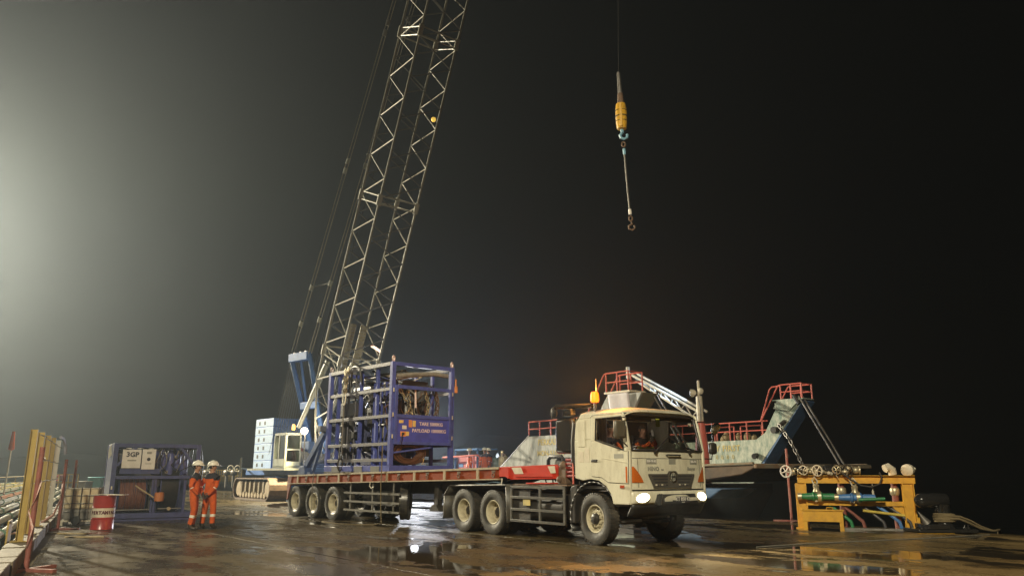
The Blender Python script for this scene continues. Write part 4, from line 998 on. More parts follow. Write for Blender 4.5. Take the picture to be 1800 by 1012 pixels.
# load chains over the side and behind the gate
for pts, l, w_, m in (([(-0.75, -HY-0.06, 3.40), (-0.72, -HY-0.07, 2.95), (-0.75, -HY-0.06, 2.62)], 0.22, 0.06, brass), ([(-0.55, -HY-0.06, 3.42), (-0.62, -HY-0.08, 3.0), (-0.72, -HY-0.07, 2.6)], 0.16, 0.05, brass), ([(-0.75, -HY-0.06, 2.60), (-0.76, -HY-0.06, 2.2)], 0.42, 0.09, offwhite), ([(-0.80, -HY-0.06, 0.85), (-0.82, -HY-0.06, 0.10)], 0.42, 0.085, chassis_m)):
    part('load_chain', chain(MB(), pts, l, w_, 0.026), m, CG)
part('sling', MB().path([(-0.76, -HY-0.06, 2.2), (-0.78, -HY-0.06, 0.85)], 0.026, 6), rope_grey, CG)
for y0, y1, m in ((-0.85, -0.35, brass), (-0.55, -0.6, brass), (0.12, 0.18, brass), (0.55, 0.50, rust_brown)):
    part('load_chain', chain(MB(), [(HX-0.12, y0, 2.55), (HX-0.08, (y0+y1)/2+0.1, 2.1), (HX-0.1, y1, 1.72)], 0.16, 0.05, 0.02), m, CG)
part('sling', MB().path([(HX-0.05, -0.3, 2.6), (HX-0.04, -0.28, 2.0)], 0.03, 6), ink_peach, CG)
part('orange_tag', MB().box(HX+0.02, HX+0.06, HY-0.02, HY+0.09, 2.55, 2.78), sticker_o, CG, bevel=0.01)
part('orange_tag', MB().box(HX+0.02, HX+0.05, HY+0.0, HY+0.05, 2.78, 3.0), sticker_o, CG, bevel=0.01)
# draped hose on the top rail
part('draped_hose', MB().path([(-0.6, -HY+0.1, HZ-0.6), (-0.5, -HY+0.02, HZ+0.02), (-0.2, -HY-0.02, HZ+0.05), (0.15, -HY-0.05, HZ-0.05), (0.2, -HY-0.02, HZ-0.5)], 0.035, 8), black, CG)
for k in range(5):
    part('top_clutter', MB().path([(rnd.uniform(-.4,1.4), rnd.uniform(-1,0.6), HZ-0.15), (rnd.uniform(-.4,1.4), rnd.uniform(-1,0.6), HZ-0.3), (rnd.uniform(-.4,1.4), rnd.uniform(-1,0.6), HZ-0.5)], 0.03, 6), rnd.choice((rib_m, steel, black)), CG)
# blue strut stand on the tail of the trailer
BS = thing('strut_stand', 'blue two-legged strut stand on the tail of the trailer, behind the tall frame', 'steel stand', local_to_world(k0, -48, (-9.6, -0.3, 0)) + Vector((0, 0, zt(-9.6)+0.012)), -48)
for y in (-0.75, 0.55):
    part('strut', MB().beam((-0.45, y, 0.10), (0.95, y, 1.42), 0.16, 0.20), mat('strut_blue', (0.06, 0.10, 0.22), 0.4, dirt=0.4), BS, bevel=0.01)
    part('foot', MB().prism([(-0.68, 0.0), (-0.1, 0.0), (-0.18, 0.3), (-0.5, 0.26)], S, y-0.14, y+0.14), MATS['strut_blue'], BS, bevel=0.01)
part('cross_beam', MB().box(0.85, 1.05, -1.0, 0.8, 1.42, 1.62), mat('strut_grey', (0.14, 0.15, 0.17), 0.45, dirt=0.5), BS, bevel=0.01)
part('brace', MB().beam((0.2, -0.75, 0.06), (0.9, -0.75, 1.4), 0.1).beam((0.2, 0.55, 0.06), (0.9, 0.55, 1.4), 0.1), MATS['strut_blue'], BS)
part('stay', MB().box(0.1, 0.3, -0.9, 0.7, 0.0, 0.08), MATS['strut_blue'], BS)
# ------------------------------------------------------------------ people
HALF = {}
def person_mesh(key, pose, helmet_turn=0.0):
    """one continuous skinned figure facing +x, standing on z = 0 (or seated); pose gives joints"""
    P = {k: Vector(v) for k, v in pose.items()}
    names = list(P); idx = {n: i for i, n in enumerate(names)}
    bones = [('pelvis','waist','torso'),('waist','chest','torso'),('chest','upper','chest'),('upper','neck','neck'),('neck','jaw','head'),('jaw','head','head'),('head','crown','head'),('head','nose','head')]
    for s in 'LR':
        bones += [('upper','sh'+s,'shoulder'),('sh'+s,'el'+s,'uarm'),('el'+s,'wr'+s,'farm'),('wr'+s,'pa'+s,'hand'),('pelvis','hip'+s,'torso'),('hip'+s,'kn'+s,'thigh'),('kn'+s,'an'+s,'shin'),('an'+s,'ba'+s,'foot'),('ba'+s,'to'+s,'foot')]
    rad = dict(pelvis=.145, waist=.14, chest=.155, upper=.125, neck=.06, jaw=.07, head=.092, crown=.07, nose=.018)
    for s in 'LR': rad.update({'sh'+s:.085, 'el'+s:.06, 'wr'+s:.047, 'pa'+s:.04, 'hip'+s:.112, 'kn'+s:.085, 'an'+s:.07, 'ba'+s:.05, 'to'+s:.04})
    me = bpy.data.meshes.new('skeleton'); me.from_pydata([P[n] for n in names], [(idx[a], idx[b]) for a, b, _ in bones], [])
    o = bpy.data.objects.new('skeleton', me); C.objects.link(o)
    o.modifiers.new('skin', 'SKIN'); 
    for i, n in enumerate(names):
        d = me.skin_vertices[0].data[i]; d.radius = (rad[n], rad[n]); d.use_root = (n == 'pelvis')
    sb = o.modifiers.new('sub', 'SUBSURF'); sb.levels = 2; sb.render_levels = 2
    dg = bpy.context.evaluated_depsgraph_get(); dg.update()
    bm_ = bpy.data.meshes.new_from_object(o.evaluated_get(dg)); bpy.data.objects.remove(o); bpy.data.meshes.remove(me)
    # fingers, one bent chain each
    mb = MB(); mb.v = [tuple(v.co) for v in bm_.vertices]; mb.f = [tuple(p.vertices) for p in bm_.polygons]; nbody = len(mb.f)
    for s in 'LR':
        w, p = P['wr'+s], P['pa'+s]; d = (p - w).normalized(); sd = d.cross(Vector((1, 0, 0.2))).normalized(); nn = d.cross(sd)
        for k in range(4):
            b = p + sd*(0.026*(k-1.5)); ln = (0.075, 0.085, 0.08, 0.065)[k]
            mb.path([b - d*0.01, b + d*ln*0.5 + nn*0.012, b + d*ln*0.85 + nn*0.04], 0.0105, 6)
        b = w + d*0.03 + sd*-0.03; mb.path([b, b - sd*0.03 + d*0.03, b - sd*0.035 + d*0.065 + nn*0.015], 0.012, 6)
    bpy.data.meshes.remove(bm_)
    me = mb.mesh('person', 60)
    for m in (orange_cloth, navy_cloth, reflective, skin_m, glove_m, boot_m): me.materials.append(m)
    for i, f in enumerate(me.polygons):
        c = f.center
        if i >= nbody: f.material_index = 4; continue
        best = None
        for a, b, ty in bones:
            A, B = P[a], P[b]; ab = B - A; t = max(0, min(1, (c - A).dot(ab) / max(1e-6, ab.length_squared))); dd = (c - A - ab*t).length / (0.5*(rad[a]+rad[b]))
            if best is None or dd < best[0]: best = (dd, t, ty)
        t, ty = best[1], best[2]; mi = 0
        if ty == 'head': mi = 3
        elif ty == 'neck': mi = 0 if t < 0.6 else 3
        elif ty == 'hand': mi = 4
        elif ty == 'foot': mi = 5
        elif ty == 'shin': mi = 5 if t > 0.86 else 2 if 0.30 < t < 0.46 else 0
        elif ty == 'uarm': mi = 1 if t < 0.22 else 0
        elif ty == 'farm': mi = 2 if 0.05 < t < 0.28 else 0
        elif ty == 'shoulder': mi = 1
        elif ty == 'chest': mi = 2 if t < 0.42 else 1
        f.material_index = mi
    return me
def stand(**k):
    p = dict(pelvis=(0,0,.95), waist=(0,0,1.10), chest=(0.0,0,1.27), upper=(0.0,0,1.40), neck=(0.01,0,1.50), jaw=(0.02,0,1.575), head=(0.02,0,1.65), crown=(0.01,0,1.72), nose=(0.125,0,1.63))
    for s, y in (('L', 1), ('R', -1)):
        p.update({'sh'+s:(0,.165*y,1.385), 'el'+s:(-.02,.25*y,1.13), 'wr'+s:(.06,.25*y,.90), 'pa'+s:(.09,.25*y,.83), 'hip'+s:(0,.095*y,.88), 'kn'+s:(.02,.11*y,.50), 'an'+s:(-.02,.12*y,.10), 'ba'+s:(.06,.125*y,.05), 'to'+s:(.16,.13*y,.042)})
    p.update(k); return p
HELMET = MB()
HELMET.ball((0, 0, 0.0), 0.150, 0.130, 0.125, 20, 12)
HELMET.v = [(x, y, max(z, -0.012)) for x, y, z in HELMET.v]
HELMET.prism([(0.10 + 0.11*math.cos(a), 0.125*math.sin(a)) for a in [i*math.pi/8 - math.pi/2 for i in range(9)]], lambda u, v, w: (u, v, -0.02 + w - max(0, u-0.1)*0.15), 0, 0.014)
HELMET.path([(-0.15, 0, 0.01), (-0.10, 0, 0.09), (0, 0, 0.127), (0.10, 0, 0.09), (0.15, 0, 0.01)], 0.012, 6)
HELMET = HELMET.mesh('helmet')
EYES = None
def person(label, loc, yaw, pose, group=None, helmet=True, turn=0.0, hair=False):
    a = R(turn)
    h = Vector(pose['head'])
    def rot(v): 
        d = Vector(v) - h; return (h.x + d.x*math.cos(a) - d.y*math.sin(a), h.y + d.x*math.sin(a) + d.y*math.cos(a), h.z + d.z)
    pose = dict(pose); pose['nose'] = rot(pose['nose'])
    me = person_mesh('p', pose)
    o = part('person', me, None) if me.materials else part('person', me, orange_cloth)
    o.location = loc; o.rotation_euler = (0, 0, R(yaw)); tag(o, label, 'person', group)
    fx_ = Vector((math.cos(a), math.sin(a), 0)); fy = Vector((-math.sin(a), math.cos(a), 0))
    ey = MB()
    for s in (-1, 1): ey.ball(tuple(h + fx_*0.082 + fy*0.034*s + Vector((0,0,0.012))), 0.012, 0.014, 0.008, 8, 6)
    ey.beam(h + fx_*0.094 - fy*0.025 + Vector((0,0,-0.058)), h + fx_*0.094 + fy*0.025 + Vector((0,0,-0.058)), 0.01, 0.008)
    part('face_features', ey, ink, o)
    er = MB()
    for s in (-1, 1): er.ball(tuple(h + fy*0.094*s), 0.02, 0.012, 0.032, 8, 6)
    part('ears', er, skin_m, o)
    hr = MB(); hr.ball(tuple(h + Vector((-0.008*math.cos(a), -0.008*math.sin(a), 0.022))), 0.099, 0.099, 0.098, 16, 10)
    hr.v = [tuple(v) for v in hr.v if True]
    if hair or helmet:
        hr.v = [(x, y, max(z, h.z + (0.03 if ((x-h.x)*fx_.x + (y-h.y)*fx_.y) > 0.02 else -0.045))) for x, y, z in hr.v]
        part('hair', hr, hair_m, o)
    if helmet:
        q = part('helmet', HELMET, helmet_m, o); q.location = h + Vector((0, 0, 0.052)); q.rotation_euler = (0, R(-4), a)
    return o
# ------------------------------------------------------------------ crawler crane
CR = thing('crawler_crane', 'tall crawler crane with lattice boom and blue mast, behind the trailer', 'crane', (-12.5, 47.3, 0), 0)
c0 = Vector((-12.5, 47.3, 0))
def SW(x, y, z, yaw=-48.5): return frame_w((0, 0, 0), yaw, x, y, z)     # offsets from the crane's centre, turned with the upper works
boom_lit = mat('boom_brace_lit', (0.60, 0.58, 0.50), 0.45, dirt=0.4, scale=2.0, dirt_col=(0.3, 0.27, 0.2))  # paler copy of the boom paint, floodlight put into its colour
# boom
foot = Vector((-10.75, 45.5, 2.2)) - c0
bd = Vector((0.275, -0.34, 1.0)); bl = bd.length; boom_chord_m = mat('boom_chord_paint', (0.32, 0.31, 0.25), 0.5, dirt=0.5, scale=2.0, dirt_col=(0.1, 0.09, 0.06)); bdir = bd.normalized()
bw = Vector((0.777, 0.629, 0)).normalized(); bn = bdir.cross(bw).normalized()
BL = 58 * bl; SEC = 1.16; PAN = 2.2
def half(t):
    f = min(1, 0.45 + 0.55*t/4.0); g = min(1, 0.2 + 0.8*t/4.0)
    e = 1.0 if t < BL - 7 else max(0.3, (BL - t)/7)
    return SEC*f*max(e, 0.5), SEC*g*e
def node(t, i):
    a, b = half(t); s = ((-1,-1),(1,-1),(1,1),(-1,1))[i]
    return foot + bdir*t + bw*(a*s[0]) + bn*(b*s[1])
nP = int(BL / PAN)
for i in range(4):
    part('boom_chord', MB().path([node(t, i) for t in [k*PAN for k in range(nP)] + [BL]], 0.064, 8), boom_chord_m, CR)
for f in range(4):
    i, j = f, (f+1) % 4
    for k in range(nP):
        t0, t1, t2 = k*PAN, (k+0.5)*PAN, (k+1)*PAN
        A, B, D = node(t0, i), node(t1, j), node(t2, i)
        part('boom_brace', MB().tube(A, B, 0.036, n=6), boom_lit if f in (1, 3) else boom_dark, CR)  # side faces coloured as if lit, the other two as if shaded
        part('boom_brace', MB().tube(B, D, 0.034, n=6), boom_m if f in (1, 3) else boom_dark, CR)  # return diagonals a tone darker, shading put into the paint
for t in (6.2, 15.3, 24.5, 33.7, 43):
    for dt in (-0.22, 0.22):
        for i in range(4): part('joint_bar', MB().tube(node(t+dt, i), node(t+dt, (i+1) % 4), 0.04, n=6), boom_m, CR)
    for i in range(4): part('joint_pin', MB().tube(node(t-0.3, i), node(t+0.3, i), 0.14, n=8), boom_m, CR)
for s in (-0.45, 0.25):   # pale grating panels inside the foot section
    a = foot + bdir*5.3 + bw*(s-0.25); 
    part('grating_panel', MB().prism([(0,0),(0.42,0),(0.42,2.9),(0,2.9)], lambda u, v, w: a + bw*u + bdir*v + bn*(w-0.3), 0, 0.03), mat('grating', (0.46, 0.42, 0.26), 0.6, dirt=0.9, scale=14, dirt_col=(0.1, 0.09, 0.06)), CR)
    for k in range(14):
        part('grating_bar', MB().beam(a + bdir*(0.1+k*0.2) - bn*0.315, a + bw*0.42 + bdir*(0.1+k*0.2) - bn*0.315, 0.03, 0.03), boom_m, CR)
part('marker_board', MB().beam(node(7.0, 1) + bn*-0.05, node(7.0, 2)*0.55 + node(7.0, 1)*0.45, 0.05, 0.16), ship_red, CR)
part('boom_light', MB().ball(tuple(node(20.4, 1)*0.5 + node(20.4, 2)*0.5 + bw*0.35), 0.14), emit('boom_amber', (1.0, 0.62, 0.1), 0.8), CR)
part('boom_head', MB().beam(foot + bdir*(BL-0.6) - bw*0.9, foot + bdir*(BL-0.6) + bw*0.9, 0.5, 0.5), boom_m, CR)
# main hoist line along the boom top and the pendants
tip = foot + bdir*BL
hd = [Vector((-13.68, 47.4, 8.45)) - c0, Vector((-12.30, 46.4, 8.50)) - c0]
for q, s in ((0, -1), (1, 1)):
    e = tip + bw*(s*0.7) - bn*0.3 * 1
    for o_ in (-0.09, 0.09):
        off = bw*o_
        part('pendant', MB().tube(hd[q] + off, e + off, 0.03, n=6), boom_m, CR)
    for f in (0.035, 0.075, 0.2, 0.21, 0.34, 0.35):
        p = hd[q].lerp(e, f); part('pendant_link', MB().tube(p, p + (e-hd[q]).normalized()*0.35, 0.13, n=8), crane_pale if f < 0.3 else boom_dark, CR)
    part('hoist_line', MB().tube(SW(-1.5, s*0.2, 2.2), tip + bw*(s*0.15), 0.016, n=5), wire_m, CR)
part('pendant_spreader', MB().tube(hd[0].lerp(tip, 0.078), hd[1].lerp(tip, 0.078), 0.04), boom_dark, CR)
# blue mast (gantry)
base_pts = [Vector((-11.9, 46.9, 2.6)) - c0, Vector((-10.9, 45.9, 2.6)) - c0]
for q in range(2):
    part('mast_leg', MB().beam(base_pts[q], hd[q], 0.18, 0.24), crane_blue, CR, bevel=0.02)
mid = [base_pts[q].lerp(hd[q], 0.48) for q in range(2)]
part('mast_cross_beam', MB().beam(mid[0], mid[1], 0.3, 0.42), crane_blue, CR, bevel=0.02)
part('mast_head_beam', MB().beam(hd[0] + Vector((0,0,-0.1)), hd[1] + Vector((0,0,-0.1)), 0.45, 0.5), crane_blue, CR, bevel=0.03)
for f in (0.2, 0.5, 0.8): part('sheave', MB().lathe([(0.3, -0.06), (0.26, 0), (0.3, 0.06)], hd[0].lerp(hd[1], f) + Vector((0,0,-0.05)), bw, 18), boom_dark, CR)
inner = [base_pts[q].lerp(base_pts[1-q], 0.3) for q in range(2)]
part('mast_strut', MB().beam(mid[0].lerp(mid[1], 0.3), hd[0].lerp(hd[1], 0.5), 0.14, 0.14), crane_blue, CR)
for k in range(9):
    f = k/8
    a = hd[0].lerp(hd[1], f*0.9); b = SW(-3.6, -0.6 + f*1.4, 2.6)
    part('mast_rope', MB().tube(a, b, 0.012, n=5), wire_m, CR)
bs0, bs1 = at(577, 634, 45.2) - c0, at(525, 751, 45.9) - c0
part('boom_backstop', MB().tube(bs1, bs0, 0.13, n=10).tube(bs1.lerp(bs0, 0.45), bs0, 0.16, n=10), crane_pale, CR)
part('boom_backstop', MB().tube(bs1 + bw*1.6, bs0 + bw*1.6, 0.13, n=10), crane_pale, CR)
# upper works
def SWp(poly, y0, y1, z): pass
mb = MB()
def sbox(x0, x1, y0, y1, z0, z1): 
    b = MB().box(x0, x1, y0, y1, z0, z1); b.v = [tuple(SW(*p)) for p in b.v]; return b
part('turntable_deck', sbox(-4.8, 3.0, -1.5, 1.5, 1.35, 1.75), crane_blue, CR, bevel=0.02)
part('side_platform', sbox(-2.4, 2.6, -2.45, -1.52, 1.62, 1.74), crane_pale, CR)
part('machinery_house', sbox(-3.6, 1.2, -0.35, 1.5, 1.76, 3.3), mat('house_blue', (0.05, 0.10, 0.22), 0.4, dirt=0.4), CR, bevel=0.04)
part('winch_drum', MB().tube(SW(0.9, -1.2, 2.3), SW(0.9, 1.2, 2.3), 0.42, n=20), boom_dark, CR)
part('red_motor', MB().ball(tuple(SW(0.4, -0.75, 2.75)), 0.42, 0.42, 0.36), mat('motor_red', (0.35, 0.05, 0.03), 0.4), CR)
# operator's cab
kb = thing_cab = None
ca, cb_ = at(500, 812, 44.6) - c0, None
cx, cyy, cz0, cz1 = ca.x, ca.y, 1.76, 3.72
def cbox(x0, x1, y0, y1, z0, z1):
    b = MB().box(x0, x1, y0, y1, z0, z1); b.v = [tuple(Vector((cx, cyy, 0)) + SW(*p)) for p in b.v]; return b
def cquad(ps): return MB().add([tuple(Vector((cx, cyy, 0)) + SW(*p)) for p in ps], [(0,1,2,3)])
sh = MB()
for q in (cbox(-1.5, 0.0, 0.0, 0.98, cz0, cz0+0.12), cbox(-1.5, 0.0, 0.0, 0.98, cz1-0.14, cz1), cbox(-1.5, -1.42, 0.0, 0.98, cz0, cz1), cbox(-1.5, -0.0, 0.0, 0.06, cz0, cz0+0.5), cbox(-0.10, 0.0, 0.0, 0.10, cz0, cz1), cbox(-0.10, 0.0, 0.88, 0.98, cz0, cz1), cbox(-0.9, -0.8, 0, 0.06, cz0, cz1), cbox(-0.06, 0, 0, 0.98, cz0, cz0+0.35), cbox(-1.5, 0.0, 0.92, 0.98, cz0, cz1), cbox(-0.06, 0.0, 0.06, 0.92, cz0+0.98, cz0+1.06)): sh.add(q.v, q.f)
opc = part('operator_cab', sh, crane_pale, CR)
part('cab_window', cquad([(-0.04, 0.1, cz0+0.35), (-0.04, 0.88, cz0+0.35), (-0.04, 0.88, cz1-0.14), (-0.04, 0.1, cz1-0.14)]), cab_glass, opc, angle=0)
part('cab_window', cquad([(-0.8, 0.03, cz0+0.5), (-0.1, 0.03, cz0+0.5), (-0.1, 0.03, cz1-0.14), (-0.8, 0.03, cz1-0.14)]), cab_glass, opc, angle=0)
part('operator_seat', cbox(-1.1, -0.5, 0.25, 0.75, cz0+0.15, cz0+1.0), black, opc, bevel=0.05)
lp1 = at(535, 757, 44.3) - c0; lp2 = at(516, 752, 44.9) - c0
part('work_lamp', MB().ball(tuple(lp1), 0.2, 0.2, 0.2), emit('crane_work_lamp', (1.0, 0.85, 0.62), 120), CR)
part('work_lamp_bracket', MB().tube(lp1 + Vector((0, 0.2, 0)), lp1 + Vector((0.0, 0.25, -1.9)), 0.035), steel, CR)
lamp('work_lamp_light', 'SPOT', lp1 + Vector((0.05, -0.3, 0)), 4500, (1.0, 0.84, 0.5), 0.2, lp1 + Vector((-5.0, -3.0, -3.2)), 130, 0.5, CR)
part('amber_beacon', MB().lathe([(0.09, 0), (0.09, 0.24), (0.06, 0.3), (0.001, 0.3)], lp2 - Vector((0, 0, 0.1)), (0, 0, 1), 12), emit('crane_amber', (1.0, 0.45, 0.06), 5), CR)
# counterweight slabs
cwc = at(475, 830, 50.0) - c0
for k in range(6):
    z0 = 1.72 + k*0.535; dz = 0.525
    b = MB().box(-2.7, 0, 0, 2.6, z0, z0+dz); b.v = [tuple(Vector((cwc.x, cwc.y, 0)) + SW(*p)) for p in b.v]
    sl = part('counterweight_slab', b, mat('slab_blue', (0.10, 0.25, 0.68), 0.45, dirt=0.3, scale=2, dirt_col=(0.07, 0.12, 0.22)), CR, bevel=0.02)
    for xq in (-2.1, -1.3):
        h_ = MB().box(xq-0.11, xq+0.11, -0.012, -0.003, z0+0.14, z0+0.36); h_.v = [tuple(Vector((cwc.x, cwc.y, 0)) + SW(*p)) for p in h_.v]
        part('lifting_pocket', h_, ink, sl)
    f_ = MB().box(-2.68, -0.02, -0.0025, 0.02, z0+0.02, z0+dz-0.02); f_.v = [tuple(Vector((cwc.x, cwc.y, 0)) + SW(*p)) for p in f_.v]
    part('face_plate', f_, mat('slab_white', (0.40, 0.54, 0.74), 0.5, dirt=0.35, dirt_col=(0.2, 0.25, 0.32)), sl)
b = MB().box(-3.0, 0.4, -0.1, 2.8, 1.36, 1.70); b.v = [tuple(Vector((cwc.x, cwc.y, 0)) + SW(*p)) for p in b.v]
part('counterweight_tray', b, crane_blue, CR, bevel=0.02)
b = MB().box(-0.4, 3.2, 0.6, 2.0, 1.38, 1.68); b.v = [tuple(Vector((cwc.x, cwc.y, 0)) + SW(*p)) for p in b.v]
part('tail_beam', b, crane_blue, CR)
# crawler tracks
tk0 = Vector((-13.2, 43.25, 0)) - c0
def TW(x, y, z): return tk0 + frame_w((0, 0, 0), -52, x, y, z)
def oval(s, Lh, r):
    per = 2*Lh + 2*math.pi*r; d = s * per
    if d < Lh: return (Lh/2 - d, 2*r, math.pi)
    d -= Lh
    if d < math.pi*r: a = d/r; return (-Lh/2 - r*math.sin(a), r + r*math.cos(a), math.pi + a)
    d -= math.pi*r
    if d < Lh: return (-Lh/2 + d, 0, 2*math.pi)
    d -= Lh; a = d/r; return (Lh/2 + r*math.sin(a), r - r*math.cos(a), a)
for y0 in (0.0, 4.4):
    r_, Lh = 0.60, 4.7; xc = -2.95
    n = 46
    for k in range(n):
        x, z, a = oval(k/n, Lh, r_)
        ca_, sa = math.cos(a), math.sin(a)
        vs = []
        for yy in (y0+0.0, y0+1.15):
            for lx, lz in ((-0.145, 0), (0.145, 0), (0.145, 0.07), (-0.145, 0.07)):
                px, pz = lx*ca_ - lz*sa, lx*sa + lz*ca_
                vs.append(tuple(TW(xc + x + px, yy, 0.0 + z + pz)))
        part('track_shoe', MB().add(vs, [(0,3,2,1),(4,5,6,7),(0,1,5,4),(1,2,6,5),(2,3,7,6),(3,0,4,7)]), rust_brown, CR, angle=0)
    for x in (-2.35, 2.35):
        part('sprocket', MB().lathe([(0.08, -0.04), (0.44, -0.02), (0.5, 0.05), (0.5, 0.5), (0.44, 0.55)], TW(xc+x, y0+0.15, 0.62), frame_w((0,0,0), -52, 0, 1, 0), 22), rib_m, CR)
    for k in range(9):
        part('track_roller', MB().tube(TW(xc-1.9+k*0.475, y0+0.12, 0.26), TW(xc-1.9+k*0.475, y0+0.9, 0.26), 0.17, n=14), rib_m, CR)
    fr = MB()
    b = MB().box(xc-2.1, xc+2.1, y0+0.2, y0+0.9, 0.42, 0.98); b.v = [tuple(TW(*p)) for p in b.v]
    part('track_frame', b, rib_m, CR, bevel=0.02)
    for k in range(6):
        b = MB().box(xc-1.8+k*0.7, xc-1.68+k*0.7, y0+0.1, y0+0.19, 0.36, 1.0); b.v = [tuple(TW(*p)) for p in b.v]
        part('frame_rib', b, mat('rib_sand', (0.22, 0.175, 0.105), 0.6, dirt=0.6), CR)
b = MB().box(-3.9, -2.0, 1.1, 4.4, 0.5, 1.3); b.v = [tuple(TW(*p)) for p in b.v]
part('car_body', b, crane_blue, CR, bevel=0.03)
b = MB().lathe([(1.1, 1.25), (1.1, 1.36)], (0, 0, 0), (0, 0, 1), 30); part('slew_ring', b, boom_dark, CR)
# access ladder post at the tail
lb = ground(423, 872); lb = lb - c0
lb = Vector((lb.x*0.72, lb.y*0.30 - 0.2, 0))
ld = at(424, 808, 48.5) - c0; 
part('access_ladder', MB().tube((ld.x, ld.y, 0.02), (ld.x, ld.y, 2.4), 0.07).tube((ld.x, ld.y, 1.75), tuple(Vector((cwc.x, cwc.y, 1.6)) + SW(-2.6, 0.2, 0)), 0.05), crane_pale, CR)

# ------------------------------------------------------------------ hook hanging over the truck
hk_y = 26.0
def HK(u, v): return at(u, v, hk_y)
h0 = HK(1088, 150)
HKT = thing('crane_hook', 'yellow crane hook weight with blue swivel and a long wire sling hanging in the sky', 'crane hook', h0, 0)
tipw = tip + c0
def loc_(p): return Vector(p) - h0
part('hoist_rope', MB().tube(loc_(HK(1087, 128)), tipw - h0, 0.010, n=6), mat('hoist_wire', (0.03, 0.03, 0.028), 0.6), HKT)
part('rope_socket', MB().tube(loc_(HK(1087, 128)), loc_(HK(1090, 165)), 0.06, 0.085, n=10), steel, HKT)
part('rope_socket', MB().tube(loc_(HK(1090, 165)), loc_(HK(1091, 182)), 0.10, 0.13, n=10), rust_brown, HKT)
bt, bb = loc_(HK(1091, 182)), loc_(HK(1093, 228))
ax = bb - bt; Lb = ax.length
part('weight_ball', MB().lathe([(0.10, 0), (0.17, 0.03), (0.205, Lb*0.25), (0.21, Lb*0.5), (0.205, Lb*0.75), (0.17, Lb-0.03), (0.10, Lb)], bt, ax, 20), hook_yellow, HKT)
for f in (0.3, 0.5, 0.53, 0.7): part('weight_band', MB().ring(bt + ax*f, ax, 0.212, 0.012, 24, 5), ink, HKT)
part('weight_cheek', MB().beam(bt + ax*0.05, bt + ax*0.95, 0.10, 0.46, up=(0.2, 1, 0)), hook_yellow, HKT, bevel=0.02)
part('swivel', MB().tube(bb, loc_(HK(1094, 234)), 0.06), hook_blue, HKT)
sp = loc_(HK(1096, 238))
part('hook', MB().path([sp + Vector((-0.06, 0, 0.08)), sp + Vector((-0.13, 0, 0.0)), sp + Vector((-0.10, 0, -0.10)), sp + Vector((0.02, 0, -0.14)), sp + Vector((0.13, 0, -0.08)), sp + Vector((0.14, 0, 0.04))], 0.05, 8), hook_blue, HKT)
part('shackle', MB().ring(loc_(HK(1096, 254)), (0, 1, 0.1), 0.09, 0.03, 14, 6, 0.7), rust_brown, HKT)
part('sling_ferrule', MB().tube(loc_(HK(1097, 262)), loc_(HK(1098, 272)), 0.055), hook_blue, HKT)
part('wire_sling', MB().path([loc_(HK(1098, 272)), loc_(HK(1102, 320)), loc_(HK(1107, 368))], 0.035, 8), wire_m, HKT)
part('sling_ferrule', MB().tube(loc_(HK(1107, 368)), loc_(HK(1108, 377)), 0.055), white_m, HKT)
part('shackle', MB().ring(loc_(HK(1108.5, 384)), (0.3, 1, 0.1), 0.085, 0.03, 14, 6, 0.7), rust_brown, HKT)
q = loc_(HK(1109.5, 396))
part('sling_hook', MB().path([q + Vector((0.0, 0, 0.14)), q + Vector((0.03, 0, 0.05)), q + Vector((-0.09, 0, -0.03)), q + Vector((-0.08, 0, -0.13)), q + Vector((0.04, 0, -0.18)), q + Vector((0.13, 0, -0.10)), q + Vector((0.11, 0, 0.0))], 0.035, 8), rust_brown, HKT)
# ------------------------------------------------------------------ landing craft alongside (frame J)
SH = thing('landing_craft', 'weathered landing craft with lowered rusty bow ramp and red rails, moored behind the truck', 'ship', J0, JYAW)
_ja = R(JYAW); _jx = Vector((math.cos(_ja), math.sin(_ja), 0)); _jy = Vector((-math.sin(_ja), math.cos(_ja), 0))
def J_on(u, v, y):
    r = ray(u, v); c = Vector((0, 0, CAM_H)); t = ((J0 + _jy*y - c).dot(_jy)) / r.dot(_jy); p = c + r*t - J0
    return Vector((p.dot(_jx), y, p.z))
DECK = 1.0
part('hull', MB().prism([(-42, -3.3), (-8.5, -3.3), (-5.7, 0.6), (-5.7, DECK), (-42, DECK)], S, 1.55, 11.3), hull_dark, SH)
part('rubbing_strake', MB().box(-42, -6.2, 1.40, 1.55, 0.45, 0.62), ship_blue, SH, bevel=0.02)
# near (starboard) bulwark, with its sloping after end
nw = MB(); nw.prism([(-15.6, DECK), (-14.25, 1.9), (-12.25, 3.17), (-8.1, 3.17), (-6.9, 4.70), (-4.95, 4.70), (-6.7, 2.1), (-7.2, DECK)], S, 1.5, 1.62)
nb_ = part('bulwark', nw, hull_white, SH, label='white bulwark with faded name lettering')
part('bulwark_cap', MB().tube((-14.9, 1.56, 1.45), (-12.25, 1.56, 3.2), 0.07), black, nb_)
lettering('PERKASA PRIMA', 0.38, (-10.15, 1.49, 2.86), (1,0,0), (0,0,1), ink_yellow, nb_, bold=0.008, spacing=1.05)
lettering('MON-510921', 0.34, (-10.65, 1.49, 2.36), (1,0,0), (0,0,1), ink_yellow, nb_, bold=0.006)
part('chute_arm', MB().path([(-10.6, 1.3, 1.5), (-10.6, 1.3, 2.05), (-10.45, 1.3, 2.2), (-9.7, 1.3, 2.2), (-9.55, 1.3, 2.05), (-9.55, 1.3, 1.5)], 0.09, 8), black, nb_)
nh = MB(); nh.prism([(-8.1, 3.1), (-6.9, 4.70), (-4.95, 4.70), (-6.6, 2.4), (-7.4, 2.4)], S, 1.63, 2.5)
